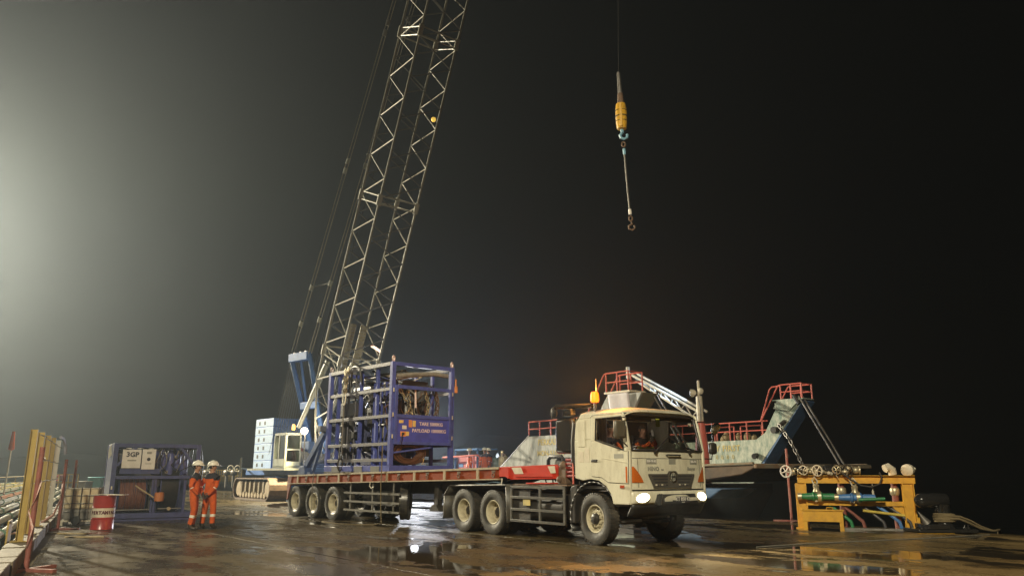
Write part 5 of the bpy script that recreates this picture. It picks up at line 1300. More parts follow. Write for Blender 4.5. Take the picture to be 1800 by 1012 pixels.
part('bow_horn', nh, mat('horn_green', (0.10, 0.12, 0.08), 0.6, dirt=0.6, scale=2, dirt_col=(0.2, 0.1, 0.05), bump=0.3), SH)
# far (port) bulwark and its raked horn
fw = MB(); fw.prism([(-24, DECK), (-24, 2.2), (-16, 3.0), (-5.87, 3.05), (-5.34, 3.36), (-4.69, 4.4), (-4.72, 4.72), (-3.30, 4.80), (-3.34, 4.60), (-5.72, 1.9), (-6.2, DECK)], S, 10.5, 10.62)
fb = part('bulwark', fw, hull_green, SH, label='green-stained bulwark lettered SAFETY FIRST')
lettering('SAFETY FIRST', 0.40, (-8.15, 10.49, 2.66), (1,0,0), (0,0,1), ink_yellow, fb, bold=0.008, spacing=1.12)
lettering('0 0 0 0', 0.30, (-7.75, 10.49, 2.24), (1,0,0), (0,0,1), ink_yellow, fb, spacing=1.3)
fh = MB(); fh.prism([(-5.2, 3.2), (-4.60, 4.62), (-3.32, 4.70), (-5.6, 1.95), (-6.0, 1.95)], S, 10.63, 11.5)
part('bow_horn', fh, hull_green, SH)
part('horn_face', MB().prism([(-5.66, 1.9), (-3.28, 4.78), (-3.22, 4.72), (-5.58, 1.86)], S, 10.5, 11.52), ship_blue, SH)
part('horn_bracket', MB().prism([(-4.5, 4.80), (-3.25, 4.86), (-3.9, 4.3), (-4.72, 4.45)], S, 10.38, 10.49), hull_green, SH)
part('horn_cleat', MB().tube((-4.7, 10.5, 3.45), (-4.7, 10.2, 3.45), 0.16, n=10).tube((-4.2, 10.5, 3.85), (-4.5, 10.3, 3.6), 0.1), black, SH)
part('horn_cleat', MB().tube((-5.9, 10.5, 2.3), (-5.9, 10.25, 2.25), 0.13, n=10), black, SH)
part('horn_sheave', MB().tube((-3.6, 10.4, 5.02), (-3.35, 10.4, 4.6), 0.10, n=8), black, SH)
# platforms and red rails
def rail(pts, posts, r=0.035, mids=(0.5,), floor=None, name='red_rail'):
    """top rail through pts, mid rails between it and the floor line, posts at the given points"""
    mb = MB(); mb.path(pts, r, 6); part(name, mb, ship_red, SH)
    if floor:
        for f in mids:
            mb = MB(); mb.path([Vector(a).lerp(Vector(b), f) for a, b in zip(pts, floor)], r*0.85, 6); part('red_mid_rail', mb, ship_red, SH)
    for a, b in posts: part('rail_post', MB().tube(a, b, r, n=6), ship_red, SH)
part('platform', MB().box(-7.0, -5.5, 1.4, 2.4, 4.76, 4.84), offwhite, SH)
part('platform', MB().box(-4.75, -3.15, 10.4, 11.35, 4.81, 4.86), hull_green, SH)
part('white_sheet', MB().grid(10, 6, lambda u, v: (-6.75 + 1.2*u + 0.35*v*0.3, 1.38 - 0.02*math.sin(u*9), 4.74 - v*0.72 - 0.05*math.sin(u*7)*v)), mat('sheet_white', (0.62, 0.60, 0.64), 0.8, dirt=0.3, dirt_col=(0.4, 0.4, 0.45)), SH, solid=0.02)
for (xa, xb, ya, yb, zb, zt_, dx, dz) in ((-6.9, -5.6, 1.45, 2.3, 4.84, 5.64, -1.15, -1.55), (-4.3, -3.2, 10.45, 11.3, 4.86, 5.54, -1.2, -1.65)):
    top = [(xa, ya, zt_), (xb, ya, zt_), (xb, yb, zt_), (xa, yb, zt_)]; fl = [(x, y, zb) for x, y, _ in top]
    rail(top, [(a, b) for a, b in zip(fl, top)] + [(((xa+xb)/2, ya, zb), ((xa+xb)/2, ya, zt_)), (((xa+xb)/2, yb, zb), ((xa+xb)/2, yb, zt_))], floor=fl)
    for y in (ya, yb): part('stair_rail', MB().path([(xa, y, zt_), (xa-0.12, y, zt_-0.03), (xa+dx, y, zt_+dz)], 0.035, 6), ship_red, SH)
part('stair_rail', MB().path([(-4.3, 10.45, 5.5), (-4.75, 10.45, 5.48), (-4.9, 10.45, 5.35), (-5.5, 10.45, 3.9)], 0.035, 6), ship_red, SH)
for y, xs, za, zb in ((1.56, (-12.3, -11.5, -10.7, -9.9, -9.1, -8.4), 3.17, 3.85), (10.56, (-14, -12.8, -11.6, -10.4, -9.0, -8.2, -7.4, -6.4, -5.5), 3.05, 3.9)):
    rail([(xs[0], y, zb), (xs[-1]+0.3, y, zb+0.02)], [((x, y, za), (x, y, zb)) for x in xs], floor=[(xs[0], y, za), (xs[-1]+0.3, y, za)])
for x in (-8.6, -7.0): rail([(x, 10.9, 3.75), (x+1.2, 10.9, 3.75)], [((x, 10.9, 3.0), (x, 10.9, 3.75)), ((x+1.2, 10.9, 3.0), (x+1.2, 10.9, 3.75))])
mb = MB()
for x, z, s_ in ((-7.2, 3.25, 0.16), (-6.7, 3.2, 0.2), (-6.3, 3.15, 0.14), (-7.9, 3.3, 0.2), (-8.1, 3.1, 0.2)): mb.ball((x, 11.0, z), s_, s_, s_*1.3, 10, 8)
part('deck_gear', mb, rope_m, SH)
part('bow_flat', MB().box(-16, -6.2, 10.63, 11.4, 2.9, 3.0), hull_green, SH)
# lowered ramp
rp = MB(); rp.prism([(-6.4, 1.62), (-0.35, 1.78), (-0.35, 1.66), (-0.9, 1.42), (-2.6, 1.22), (-6.4, 1.05)], S, 2.3, 10.35)
ramp = part('bow_ramp', rp, ramp_m, SH, bevel=0.04)
part('ramp_edge', MB().box(-0.36, -0.22, 2.25, 10.4, 1.64, 1.82), ramp_edge, ramp, bevel=0.04)
part('ramp_edge', MB().prism([(-6.4, 1.62), (-0.37, 1.785), (-0.37, 1.87), (-6.4, 1.72)], S, 2.22, 2.36), ramp_edge, ramp, bevel=0.02)
part('ramp_edge', MB().prism([(-6.4, 1.62), (-0.37, 1.785), (-0.37, 1.87), (-6.4, 1.72)], S, 10.24, 10.38), ramp_edge, ramp, bevel=0.02)
part('bow_sponson', MB().prism([(-7.0, 0.35), (-2.2, 0.55), (-1.6, 0.92), (-7.0, 0.95)], S, 2.0, 4.2), ship_blue, SH, bevel=0.05)
part('ramp_chain', chain(MB(), [(-4.4, 10.2, 3.7), (-3.8, 10.1, 2.95), (-3.2, 10.05, 1.8)], 0.26, 0.075, 0.03), steel, SH)
part('ramp_chain', chain(MB(), [(-7.0, 2.6, 3.7), (-6.0, 2.7, 2.8), (-4.6, 2.8, 1.75)], 0.26, 0.075, 0.03), steel, SH)
for o_ in (0.0, 0.22): part('ramp_wire', MB().tube((-3.35 + o_*0.3, 10.42 + o_, 4.95), (-1.6 + o_, 10.3, 1.84), 0.045), steel, SH)
for o_ in (0.0, 0.22): part('ramp_wire', MB().tube((-5.2 + o_*0.3, 2.4 + o_, 4.8), (-3.3 + o_, 2.5, 1.8), 0.045), steel, SH)
# mast, spotlight and white lattice derrick
my = 7.0
mt, mbm, mk = J_on(1232, 668, my), J_on(1234, 790, my), J_on(1234, 742, my)
mx_ = mbm.x
part('mast', MB().lathe([(0.17, 2.6), (0.16, mk.z), (0.15, mt.z-0.75), (0.07, mt.z-0.7), (0.06, mt.z)], (mx_, my, 0), (0,0,1), 14), offwhite, SH)
part('mast_base', MB().lathe([(0.34, DECK), (0.30, 2.6), (0.19, mk.z+0.05)], (mx_, my, 0), (0,0,1), 14), ship_red, SH)
sl = J_on(1226, 690, my)
part('spotlight', MB().lathe([(0.05, 0.2), (0.16, 0.1), (0.19, -0.05)], (mx_-0.3, my-0.1, sl.z), (1, 0.3, 0), 14), offwhite, SH)
part('spotlight_lens', MB().lathe([(0.17, -0.06), (0.17, -0.05)], (mx_-0.3, my-0.1, sl.z), (1, 0.3, 0), 14), emit('ship_spot', (0.75, 0.86, 1.0), 30), SH)
lamp('ship_spot_light', 'SPOT', (mx_-0.5, my-0.15, sl.z), 1500, (0.5, 0.68, 1.0), 0.1, (mx_-10, my+4.0, 6.0), 60, 0.6, SH)
part('mast_light', MB().ball((mx_+0.16, my-0.05, sl.z+0.05), 0.13, 0.13, 0.16), offwhite, SH)
part('mast_cable', MB().path([(mx_+0.1, my-0.2, mk.z+1.2), (mx_+0.22, my-0.22, mk.z+0.6), (mx_+0.18, my-0.2, mk.z)], 0.02, 5), black, SH)
A0, A1 = J_on(1104, 655, my), J_on(1226, 722, my); B0, B1 = J_on(1110, 668, my), J_on(1218, 738, my)
B0.y += 0.35; B1.y += 0.35
part('derrick_chord', MB().tube(A0, A1, 0.07), offwhite, SH); part('derrick_chord', MB().tube(B0, B1, 0.06), offwhite, SH)
C0, C1 = A0 + Vector((0, 0.7, 0)), A1 + Vector((0, 0.7, 0)); part('derrick_chord', MB().tube(C0, C1, 0.06), offwhite, SH)
n = 6
for k in range(n):
    a, b, c = A0.lerp(A1, k/n), B0.lerp(B1, (k+0.5)/n), A0.lerp(A1, (k+1)/n)
    part('derrick_brace', MB().tube(a, b, 0.035, n=6), offwhite, SH); part('derrick_brace', MB().tube(b, c, 0.035, n=6), offwhite, SH)
part('derrick_post', MB().tube((A0.x, my, A0.z-0.3), (A0.x, my, A0.z+0.3), 0.1), offwhite, SH)
# cargo and crew further aft on the craft's deck
def on_deck(u, v, y):
    p = J_on(u, v, y); return JW(p.x, y, DECK)
p = on_deck(822, 812, 3.4)
cgx = thing('deck_cage', 'red and blue pump cage on the ship deck, behind the trailer', 'pump cage', p, JYAW)
cg = MB()
part('cage_panel', MB().box(-1.0, 1.0, 0.0, 0.1, 0.0, 1.35), mat('cage_red', (0.5, 0.10, 0.12), 0.5, dirt=0.3), cgx)
for x, z, w_, h_, m in ((-0.6, 0.9, 0.3, 0.2, valve_blue), (0.1, 0.95, 0.22, 0.24, white_m), (0.55, 0.9, 0.2, 0.3, valve_blue), (-0.3, 0.45, 0.2, 0.16, valve_blue), (0.4, 0.4, 0.3, 0.2, offwhite)):
    part('cage_gauge', MB().box(x-w_, x+w_*0.6, -0.02, -0.005, z-h_/2, z+h_/2), m, cgx)
part('cage_frame', MB().path([(-1.1, -0.1, 0), (-1.1, -0.1, 1.75), (1.1, -0.1, 1.75), (1.1, -0.1, 0)], 0.07, 6), valve_blue, cgx)
part('cage_roof', MB().box(-1.1, 1.1, -0.1, 1.3, 1.76, 1.82), valve_blue, cgx)
part('cage_rail', MB().path([(-1.8, -0.5, 1.35), (1.7, -0.5, 1.42), (1.9, -0.5, 1.3), (1.9, -0.5, 0)], 0.06, 6).tube((1.3, -0.5, 0), (1.3, -0.5, 1.4), 0.05), ship_red, cgx)
for i, (u, y) in enumerate(((847, 5.2), (866, 4.6))):
    q = on_deck(u, 812, y)
    hr = thing('hose_reel', ('teal hose reel beside the red rail on the ship deck', 'grey-green hose reel nearest the trailer gooseneck, on the ship deck')[i], 'hose reel', q, JYAW, 'hose reels on the ship deck')
    part('drum', MB().lathe([(0.62, -0.3), (0.75, -0.28), (0.5, -0.2), (0.5, 0.2), (0.75, 0.28), (0.62, 0.3)], (0, 0, 0.85), (0.5, 1, 0), 24), mat('reel_green', (0.18, 0.27, 0.25), 0.6, dirt=0.4), hr)
    part('stand', MB().beam((-0.3, 0, 0), (0, 0, 0.85), 0.08).beam((0.3, 0, 0), (0, 0, 0.85), 0.08), steel, hr)
q = on_deck(886, 812, 2.6)
vp = thing('deck_winch', 'small brassy valve stand on the ship deck, left of the white bulwark', 'valve stand', q, JYAW)
part('stem', MB().tube((0, 0, 0), (0, 0, 1.45), 0.1), rust_brown, vp)
part('wheel', MB().ring((0.25, -0.1, 1.15), (0.3, 1, 0), 0.2, 0.035, 18, 6), brass, vp)
part('body', MB().box(-0.25, 0.2, -0.18, 0.18, 0.8, 1.3).tube((-0.15, 0, 1.3), (-0.15, 0, 1.6), 0.08), brass, vp, bevel=0.03)
dl = JW(J_on(731, 796, 4.0).x, 4.0, DECK)
wl = thing('deck_floodlight', 'white work light on a stand on the ship deck, hidden behind the tall blue frame', 'work light', dl, 0)
part('stand', MB().tube((0, 0, 0), (0, 0, 2.1), 0.05).tube((0.4, 0.3, 0), (0, 0, 0.9), 0.03).tube((-0.4, 0.3, 0), (0, 0, 0.9), 0.03).tube((0, -0.5, 0), (0, 0, 0.9), 0.03), steel, wl)
part('lamp_head', MB().box(-0.35, 0.35, -0.06, 0.12, 2.02, 2.55), steel, wl, bevel=0.02)
part('lens', MB().box(-0.31, 0.31, -0.075, -0.065, 2.06, 2.51), emit('deck_flood_glow', (0.95, 0.95, 1.0), 9), wl)
lamp('deck_flood_light', 'SPOT', (0, -0.3, 2.3), 10000, (0.9, 0.93, 1.0), 0.35, (1.2, -20, -1.0), 120, 0.6, wl)
crew = [(826, 3.0, 'crew member in orange and white helmet standing before the red pump cage', 200, 'A'), (852, 2.9, 'crew member in orange and white helmet right of the red rail end', 250, 'B'), (859, 3.6, 'crew member in orange beside another, nearest the grey-green hose reel', 150, 'C')]
# ------------------------------------------------------------------ manifold, table, bollard on the right
M0, MYAW = Vector((8.06, 22.24, 0)), -18.5
MF = thing('pipe_manifold', 'yellow portal frame carrying handwheel valves and green and blue couplings at the quay edge', 'pipe manifold', M0, MYAW)
part('top_beam', MB().box(-0.05, 2.92, -0.06, 0.06, 1.21, 1.41).box(-0.05, 2.92, -0.16, 0.16, 1.41, 1.425), yellow, MF, bevel=0.005)
part('mid_beam', MB().box(0.13, 2.62, -0.07, 0.07, 0.62, 0.74), yellow, MF, bevel=0.005)
for x in (0.02, 2.72):
    lg = MB(); lg.box(x-0.13, x+0.13, -0.012, 0.012, 0.02, 1.208); lg.box(x-0.145, x-0.12, -0.13, 0.13, 0.02, 1.208); lg.box(x+0.12, x+0.145, -0.13, 0.13, 0.02, 1.208)
    part('leg', lg, yellow, MF); part('foot_plate', MB().box(x-0.2, x+0.2, -0.2, 0.2, 0.0, 0.02), yellow, MF)
part('leg_gusset', MB().prism([(2.58, 0.6), (2.58, 0.28), (2.3, 0.6)], S, -0.02, 0.02), yellow, MF)
part('side_tab', MB().box(2.866, 2.96, -0.05, 0.05, 0.78, 0.86), yellow, MF)
part('side_tab', MB().box(2.866, 2.93, -0.04, 0.04, 0.2, 0.34), yellow, MF)
def handwheel(x, y, z, r, ax, m, parent):
    w = MB(); w.ring((x, y, z), ax, r, r*0.13, 20, 6); a = Vector(ax).normalized(); t = Vector((0,0,1)); u = a.cross(t).normalized(); v = a.cross(u)
    for k in range(5):
        e = u*math.cos(k*2*math.pi/5+0.3) + v*math.sin(k*2*math.pi/5+0.3); w.tube((x, y, z), Vector((x, y, z)) + e*r, r*0.09, n=6)
    w.ball((x, y, z), r*0.25)
    return part('handwheel', w, m, parent)
def valve(x, z, m, face=-1, wheel=brass, r=0.13):
    b = MB(); b.lathe([(0.07, -0.12), (0.12, -0.11), (0.12, -0.08), (0.075, -0.07), (0.085, 0), (0.075, 0.07), (0.12, 0.08), (0.12, 0.11), (0.07, 0.12)], (x+0.2, -0.02, z), (1, 0, 0), 16)
    b.tube((x+0.18, -0.02, z), (x, -0.22, z), 0.035); b.ball((x+0.2, -0.02, z), 0.10)
    v = part('valve', b, m, MF); handwheel(x-0.02, -0.24, z, r, (0.5, 1, 0), wheel, v)
    return v
for x, z, m, r, wm in ((-0.32, 1.53, brass, 0.155, white_m), (0.14, 1.56, brass, 0.12, offwhite), (0.5, 1.55, gloss_black, 0.14, offwhite), (1.0, 1.57, brass, 0.11, brass), (1.28, 1.56, brass, 0.13, gloss_black)):
    valve(x, z, m, r=r, wheel=wm)
part('coupling_head', MB().lathe([(0.10, -0.18), (0.16, -0.12), (0.17, 0.1), (0.12, 0.2)], (0.82, 0.0, 1.55), (1, 0.1, 0), 18), gloss_black, MF)
part('coupling_head', MB().lathe([(0.09, -0.16), (0.13, -0.1), (0.13, 0.1), (0.09, 0.18)], (0.02, 0.0, 1.56), (1, 0.1, 0), 18), gloss_black, MF)
part('header_pipe', MB().tube((-0.25, 0.02, 1.55), (1.35, 0.02, 1.56), 0.065, n=12), rust, MF)
rnd = random.Random(21)
for k in range(13):
    x = -0.2 + k*0.125; z = 1.47 + rnd.uniform(-0.02, 0.16); r_ = rnd.uniform(0.03, 0.06); y = -0.12 - rnd.uniform(0, 0.12)
    fb_ = part('fitting', MB().lathe([(r_*0.6, -r_*1.4), (r_, -r_), (r_*0.8, 0), (r_, r_), (r_*0.5, r_*1.6)], (x, y, z), (rnd.uniform(-1, 1), rnd.uniform(-1, 0), rnd.uniform(-.6, 1)), 10), rnd.choice((brass, brass, steel, gloss_black, offwhite)), MF)
    if k % 3 == 0: part('bleed_lever', MB().tube((x, y, z), (x + rnd.uniform(-.12, .12), y - 0.08, z + rnd.uniform(-.2, -.05)), 0.014, n=6), brass, fb_)
def coupling(x0, x1, z, m, label):
    b = MB(); L_ = x1-x0
    b.lathe([(0.075, 0), (0.085, L_*0.05), (0.10, L_*0.32), (0.13, L_*0.34), (0.13, L_*0.38), (0.09, L_*0.42), (0.09, L_*0.56), (0.13, L_*0.58), (0.13, L_*0.62), (0.09, L_*0.66), (0.09, L_)], (x0, -0.22, z), (1, 0, 0), 18)
    c = part('coupling', b, m, MF, label=label)
    part('collar', MB().lathe([(0.15, 0), (0.15, 0.09)], (x0 + L_*0.49, -0.22, z), (1, 0, 0), 18), brass, c)
    part('stem', MB().lathe([(0.05, 0), (0.10, 0.05), (0.07, 0.14), (0.09, 0.2), (0.05, 0.26)], (x0 + L_*0.47, -0.22, z+0.08), (0, 0, 1), 12), brass, c)
    part('lever', MB().path([(x0 + L_*0.42, -0.22, z+0.3), (x0 + L_*0.36, -0.22, z+0.44), (x0+L_*0.44, -0.22, z+0.52), (x0+L_*0.52, -0.22, z+0.42), (x0+L_*0.5, -0.22, z+0.3)], 0.022, 6), offwhite, c)
    part('mouth', MB().lathe([(0.09, -0.1), (0.095, 0.0)], (x0, -0.22, z), (1, 0, 0), 16), brass, c)
    part('bracket', MB().box(x0+0.3, x0+0.4, -0.22, -0.07, z-0.14, z-0.09), brass, c)
    return c
coupling(0.02, 0.86, 0.86, valve_green, 'green painted coupling'); coupling(0.96, 1.88, 0.84, valve_blue, 'blue painted coupling')
part('green_pipe', MB().tube((1.45, -0.35, 0.79), (2.1, -0.35, 0.82), 0.045, n=10), valve_green, MF)
for x, top in ((2.42, 1.5), (1.08, 1.25)):
    rs = part('riser_pipe', MB().tube((x, 0.16, -0.4), (x, 0.16, top), 0.085, n=14), rust, MF)
    part('riser_clamp', MB().lathe([(0.10, 0), (0.125, 0.04), (0.125, 0.16), (0.10, 0.2)], (x, 0.16, 0.9), (0,0,1), 16), brass, rs)
part('hose_elbow', MB().path([(2.42, 0.16, 1.45), (2.40, 0.14, 1.58), (2.32, 0.1, 1.64), (2.22, 0.05, 1.6)], 0.11, 12), offwhite, MF)
rv = part('end_valve', MB().lathe([(0.06, -0.14), (0.16, -0.10), (0.17, 0.02), (0.15, 0.1), (0.05, 0.14)], (2.80, 0.1, 1.56), (0.5, 1, 0), 18), offwhite, MF)
part('valve_ears', MB().tube((2.62, 0.05, 1.58), (2.98, 0.1, 1.6), 0.035), offwhite, rv); part('valve_ears', MB().tube((2.86, 0.1, 1.3), (2.88, 0.1, 1.5), 0.03), offwhite, rv)
part('black_hose', MB().path([(1.1, -0.25, 1.5), (1.3, -0.28, 1.32), (1.55, -0.3, 1.16), (1.8, -0.3, 1.12), (2.02, -0.25, 1.2), (2.1, -0.18, 1.36), (2.06, -0.1, 1.5)], 0.025, 8), black, MF)
part('drain_cock', MB().tube((1.84, -0.2, 1.02), (1.84, -0.2, 1.2), 0.012).tube((1.84, -0.2, 0.9), (1.84, -0.2, 1.02), 0.03), offwhite, MF)
for k, (x, m) in enumerate(((0.95, valve_green), (1.25, rust), (1.75, navy), (2.15, valve_blue), (2.4, navy))):
    part('drain_pipe', MB().path([(x-0.2, 0.1, 0.62), (x+0.05, -0.02, 0.42), (x+0.28, -0.08, 0.22), (x+0.32, -0.08, 0.06)], 0.042, 10), m, MF)
part('yellow_bar', MB().tube((1.55, -0.12, 0.5), (2.6, -0.05, 0.38), 0.04, n=10), mat('bar_yellow', (0.62, 0.48, 0.08), 0.5, dirt=0.4), MF)
part('drip_tray', MB().box(1.0, 2.6, -0.22, -0.02, 0.0, 0.05), steel, MF)
# yellow box table in front of the frame
TB = thing('box_table', 'small yellow steel box table on four legs beside the manifold leg', 'steel table', frame_w(M0, MYAW, 0.52, -0.42), MYAW - 4)
part('box', MB().box(-0.5, 0.5, -0.26, 0.26, 0.22, 0.50), yellow, TB, bevel=0.006)
part('lid', MB().box(-0.53, 0.53, -0.29, 0.29, 0.501, 0.525), yellow, TB, bevel=0.004)
for x in (-0.45, 0.45):
    for y in (-0.21, 0.21): part('leg', MB().box(x-0.05, x+0.05, y-0.05, y+0.05, 0, 0.219), yellow, TB)
part('handle', MB().path([(0.1, 0, 0.53), (0.1, 0, 0.58), (0.26, 0, 0.58), (0.26, 0, 0.53)], 0.012, 6), yellow, TB)
# thin red stanchion at the ship's side
def stanchion(label, loc, h, lean=(0, 0), m=rust, rz=0.0, arm=0.55):
    t = thing('stanchion', label, 'stanchion', loc, rz, 'rusty portable barrier stanchions')
    part('pole', MB().tube((0, 0, 0.05), (lean[0], lean[1], h), 0.04, n=10), m, t)
    part('base', MB().box(-arm, arm, -0.04, 0.04, 0, 0.05).box(-0.04, 0.04, -arm, -0.041, 0, 0.05).box(-0.04, 0.04, 0.041, arm, 0, 0.05), m, t)
    part('eye', MB().ring((lean[0]*0.9 + 0.05, lean[1]*0.9, h*0.9), (0, 1, 0), 0.03, 0.008, 10, 5), steel, t)
    return t
g_ = ground(1392, 916)
stanchion('thin red stanchion at the quay edge just left of the yellow manifold frame', g_, 2.25, m=mat('stanchion_red', (0.32, 0.09, 0.07), 0.5, dirt=0.6, dirt_col=(0.5, 0.35, 0.3)), rz=-20)
# quick-release mooring hook (black) with rope
B0_ = Vector((11.05, 20.75, 0))
BO = thing('mooring_bollard', 'glossy black mooring hook unit with capsule head on the quay edge', 'bollard', B0_, 0)
part('base_plate', MB().box(-0.72, 0.78, -0.36, 0.5, 0.012, 0.10), gloss_black, BO, bevel=0.015)
part('base_step', MB().box(-0.45, 0.1, -0.34, 0.4, 0.101, 0.22), gloss_black, BO, bevel=0.02)
part('paint_edge', MB().box(-0.82, 0.1, -0.50, -0.40, 0.0, 0.008), yellow, BO)
cap = MB(); prof = []
for k in range(13):
    a = -math.pi/2 + math.pi*k/12; prof.append((max(0.002, 0.185*math.cos(a)), (0.29 if math.sin(a) > 0 else -0.29) + 0.185*math.sin(a)))
cap.lathe(prof, (-0.12, 0, 0.80), (1, 0.12, 0.02), 26)
part('capsule_head', cap, gloss_black, BO)
part('neck', MB().lathe([(0.25, 0.1), (0.2, 0.2), (0.17, 0.3), (0.16, 0.62), (0.2, 0.70)], (0.14, 0.0, 0), (0, 0, 1), 22), gloss_black, BO)
part('handle_bar', MB().tube((-0.02, -0.05, 0.66), (-0.12, -0.1, 0.52), 0.02).beam((0.04, -0.15, 0.52), (0.06, -0.16, 0.66), 0.04), gloss_black, BO)
for x, y in ((-0.6, -0.26), (-0.52, -0.28), (0.02, -0.26), (0.50, -0.26), (0.62, -0.2), (0.1, -0.28)):
    part('bolt', MB().lathe([(0.045, 0.10), (0.045, 0.15), (0.02, 0.15), (0.02, 0.21), (0.001, 0.215)], (x, y, 0), (0, 0, 1), 8), gloss_black, BO)
part('cone_cap', MB().lathe([(0.11, 0.0), (0.004, 0.36)], (-0.4, -0.15, 0.24), (-0.55, 0.0, 0.8), 14), steel, BO)
RP = thing('mooring_rope', 'pale rope wound round the black bollard and running out over the edge', 'rope', B0_ + Vector((0.14, 0, 0.3)), 0)
for k in range(5): part('rope_turn', MB().ring((0, 0, -0.02 + k*0.042), (0.04*math.sin(k*2), 0.05, 1), 0.235 + 0.012*(k % 2), 0.026, 30, 7), rope_m, RP)
part('rope_tail', MB().path([(0.02, -0.24, 0.12), (0.3, -0.2, 0.10), (0.6, -0.1, 0.0), (0.95, 0.05, -0.16), (1.35, 0.2, -0.28), (1.75, 0.6, -0.275), (2.4, 1.6, -0.5)], 0.03, 7), rope_m, RP)
part('rope_tail', MB().path([(0.0, -0.25, 0.05), (0.25, -0.24, 0.05), (0.55, -0.15, -0.06), (0.9, 0.0, -0.2), (1.3, 0.15, -0.275), (1.7, 0.55, -0.275), (2.3, 1.6, -0.5)], 0.03, 7), rope_m, RP)
# slack dark rope lying on the slab
o = part('slab_rope', MB().path([ground(1330, 962), ground(1420, 956), ground(1530, 951), ground(1640, 946), ground(1740, 940)], 0.014, 5), rope_grey)
o.location.z = 0.014; tag(o, 'thin slack line lying along the slab joint in front of the yellow manifold', 'rope')
# ------------------------------------------------------------------ left: winch skid, drum, tank, fence, pipes, workers
WX, WYC = -10.72, -15.42      # frame J: forward face and centre line
WN = thing('winch_skid', 'dark blue winch skid with hose and cable drums and two white signs', 'winch skid', JW(WX, WYC, 0.0), -58.5)
wb = mat('skid_blue', (0.06, 0.075, 0.19), 0.38, dirt=0.5, scale=5, dirt_col=(0.03, 0.03, 0.05), coat=0.2)
W, D_, H_ = 1.32, 2.4, 2.42
part('base_frame', MB().box(-D_, 0, -W, W, 0.08, 0.24), wb, WN, bevel=0.01)
part('skid_foot', MB().box(-D_, -D_+0.3, -W, W, 0, 0.078).box(-0.35, -0.05, -W+0.02, W-0.02, 0, 0.078), wb, WN)
for x in (-D_+0.06, -0.07):
    for y in (-W+0.07, W-0.07): part('corner_post', MB().box(x-0.06, x+0.06, y-0.07, y+0.07, 0.241, H_), wb, WN, bevel=0.008)
for x in (-D_+0.06, -0.07): part('top_rail', MB().box(x-0.055, x+0.055, -W+0.142, W-0.142, H_-0.13, H_), wb, WN, bevel=0.006)
for y in (-W+0.07, W-0.07): part('top_rail', MB().box(-D_+0.122, -0.132, y-0.055, y+0.055, H_-0.13, H_), wb, WN, bevel=0.006)
part('mid_rail', MB().box(-0.12, -0.02, -W+0.142, W-0.142, 1.30, 1.40), wb, WN, bevel=0.006)
part('side_panel', MB().box(-D_+0.122, -0.14, -W+0.02, -W+0.05, 0.242, H_-0.131), wb, WN)
for k in range(6): part('side_lamp', MB().box(-0.02, -0.005, -W+0.04, -W+0.08, 0.5+k*0.16, 0.6+k*0.16), offwhite, WN) if k % 3 == 0 else None
part('brace', MB().beam((-0.06, -W+0.14, 1.72), (-0.06, -W+0.66, H_-0.14), 0.05, 0.08), wb, WN)
part('brace', MB().beam((-0.06, W-0.14, 1.72), (-0.06, W-0.62, H_-0.14), 0.05, 0.08), wb, WN)
for y0, y1, z0, z1, s_ in ((-1.05, -0.50, 1.64, 2.22, '3GP'), (-0.47, -0.07, 1.60, 2.24, '')):
    sg = part('sign_board', MB().box(-0.045, -0.02, y0, y1, z0, z1), white_m, WN, bevel=0.004)
    if s_: lettering(s_, 0.21, (-0.016, (y0+y1)/2+0.02, z1-0.16), (0,1,0), (0,0,1), ink, sg, bold=0.008)
    if s_:
        part('sign_smudge', MB().box(-0.019, -0.016, (y0+y1)/2-0.12, (y0+y1)/2+0.14, z0+0.22, z0+0.26), sign_grey, sg)
        part('sign_smudge', MB().box(-0.019, -0.016, (y0+y1)/2-0.1, (y0+y1)/2+0.12, z0+0.08, z0+0.13), white_m, sg)
    else:
        part('sign_roundel', MB().lathe([(0.055, 0), (0.055, 0.004)], (-0.0195, (y0+y1)/2, z0+0.32), (1, 0, 0), 18), ink, sg)
        part('sign_smudge', MB().box(-0.019, -0.016, (y0+y1)/2-0.07, (y0+y1)/2+0.07, z1-0.15, z1-0.08), sign_grey, sg)
        part('sign_smudge', MB().box(-0.019, -0.016, (y0+y1)/2-0.09, (y0+y1)/2+0.09, z0+0.17, z0+0.19), sign_grey, sg)
part('sign_rail', MB().box(-0.10, -0.05, -1.08, 0.1, 1.46, 1.62), wb, WN)
# brown hose drum (wound) at lower left, black cable drum on the right
hd_ = part('hose_drum', MB().lathe([(0.52, -0.42), (0.56, -0.40), (0.50, -0.38), (0.50, 0.38), (0.56, 0.40), (0.52, 0.42)], (-0.62, -0.62, 0.80), (0, 1, 0), 28), wb, WN)
hose_br = mat('hose_redbrown', (0.17, 0.06, 0.035), 0.5, dirt=0.5, scale=10, dirt_col=(0.06, 0.025, 0.02))
for k in range(17): part('hose_wrap', MB().ring((-0.62, -0.62-0.36+k*0.045, 0.80), (0.02*math.sin(k), 1, 0.03*math.sin(k*1.7)), 0.52 + 0.006*math.sin(k*3), 0.024, 30, 6), hose_br, hd_)
cd = part('cable_drum', MB().lathe([(0.80, -0.30), (0.80, -0.27), (0.62, -0.27), (0.62, 0.27), (0.80, 0.27), (0.80, 0.30)], (-0.92, 0.48, 1.02), (0, 1, 0), 36), wb, WN)
for k in range(17): part('cable_wrap', MB().ring((-0.92, 0.48-0.25+k*0.031, 1.02), (0, 1, 0), 0.74, 0.017, 40, 6), black, cd)
part('drum_shaft', MB().tube((-0.92, -0.1, 1.02), (-0.92, 1.2, 1.02), 0.09), steel, cd)
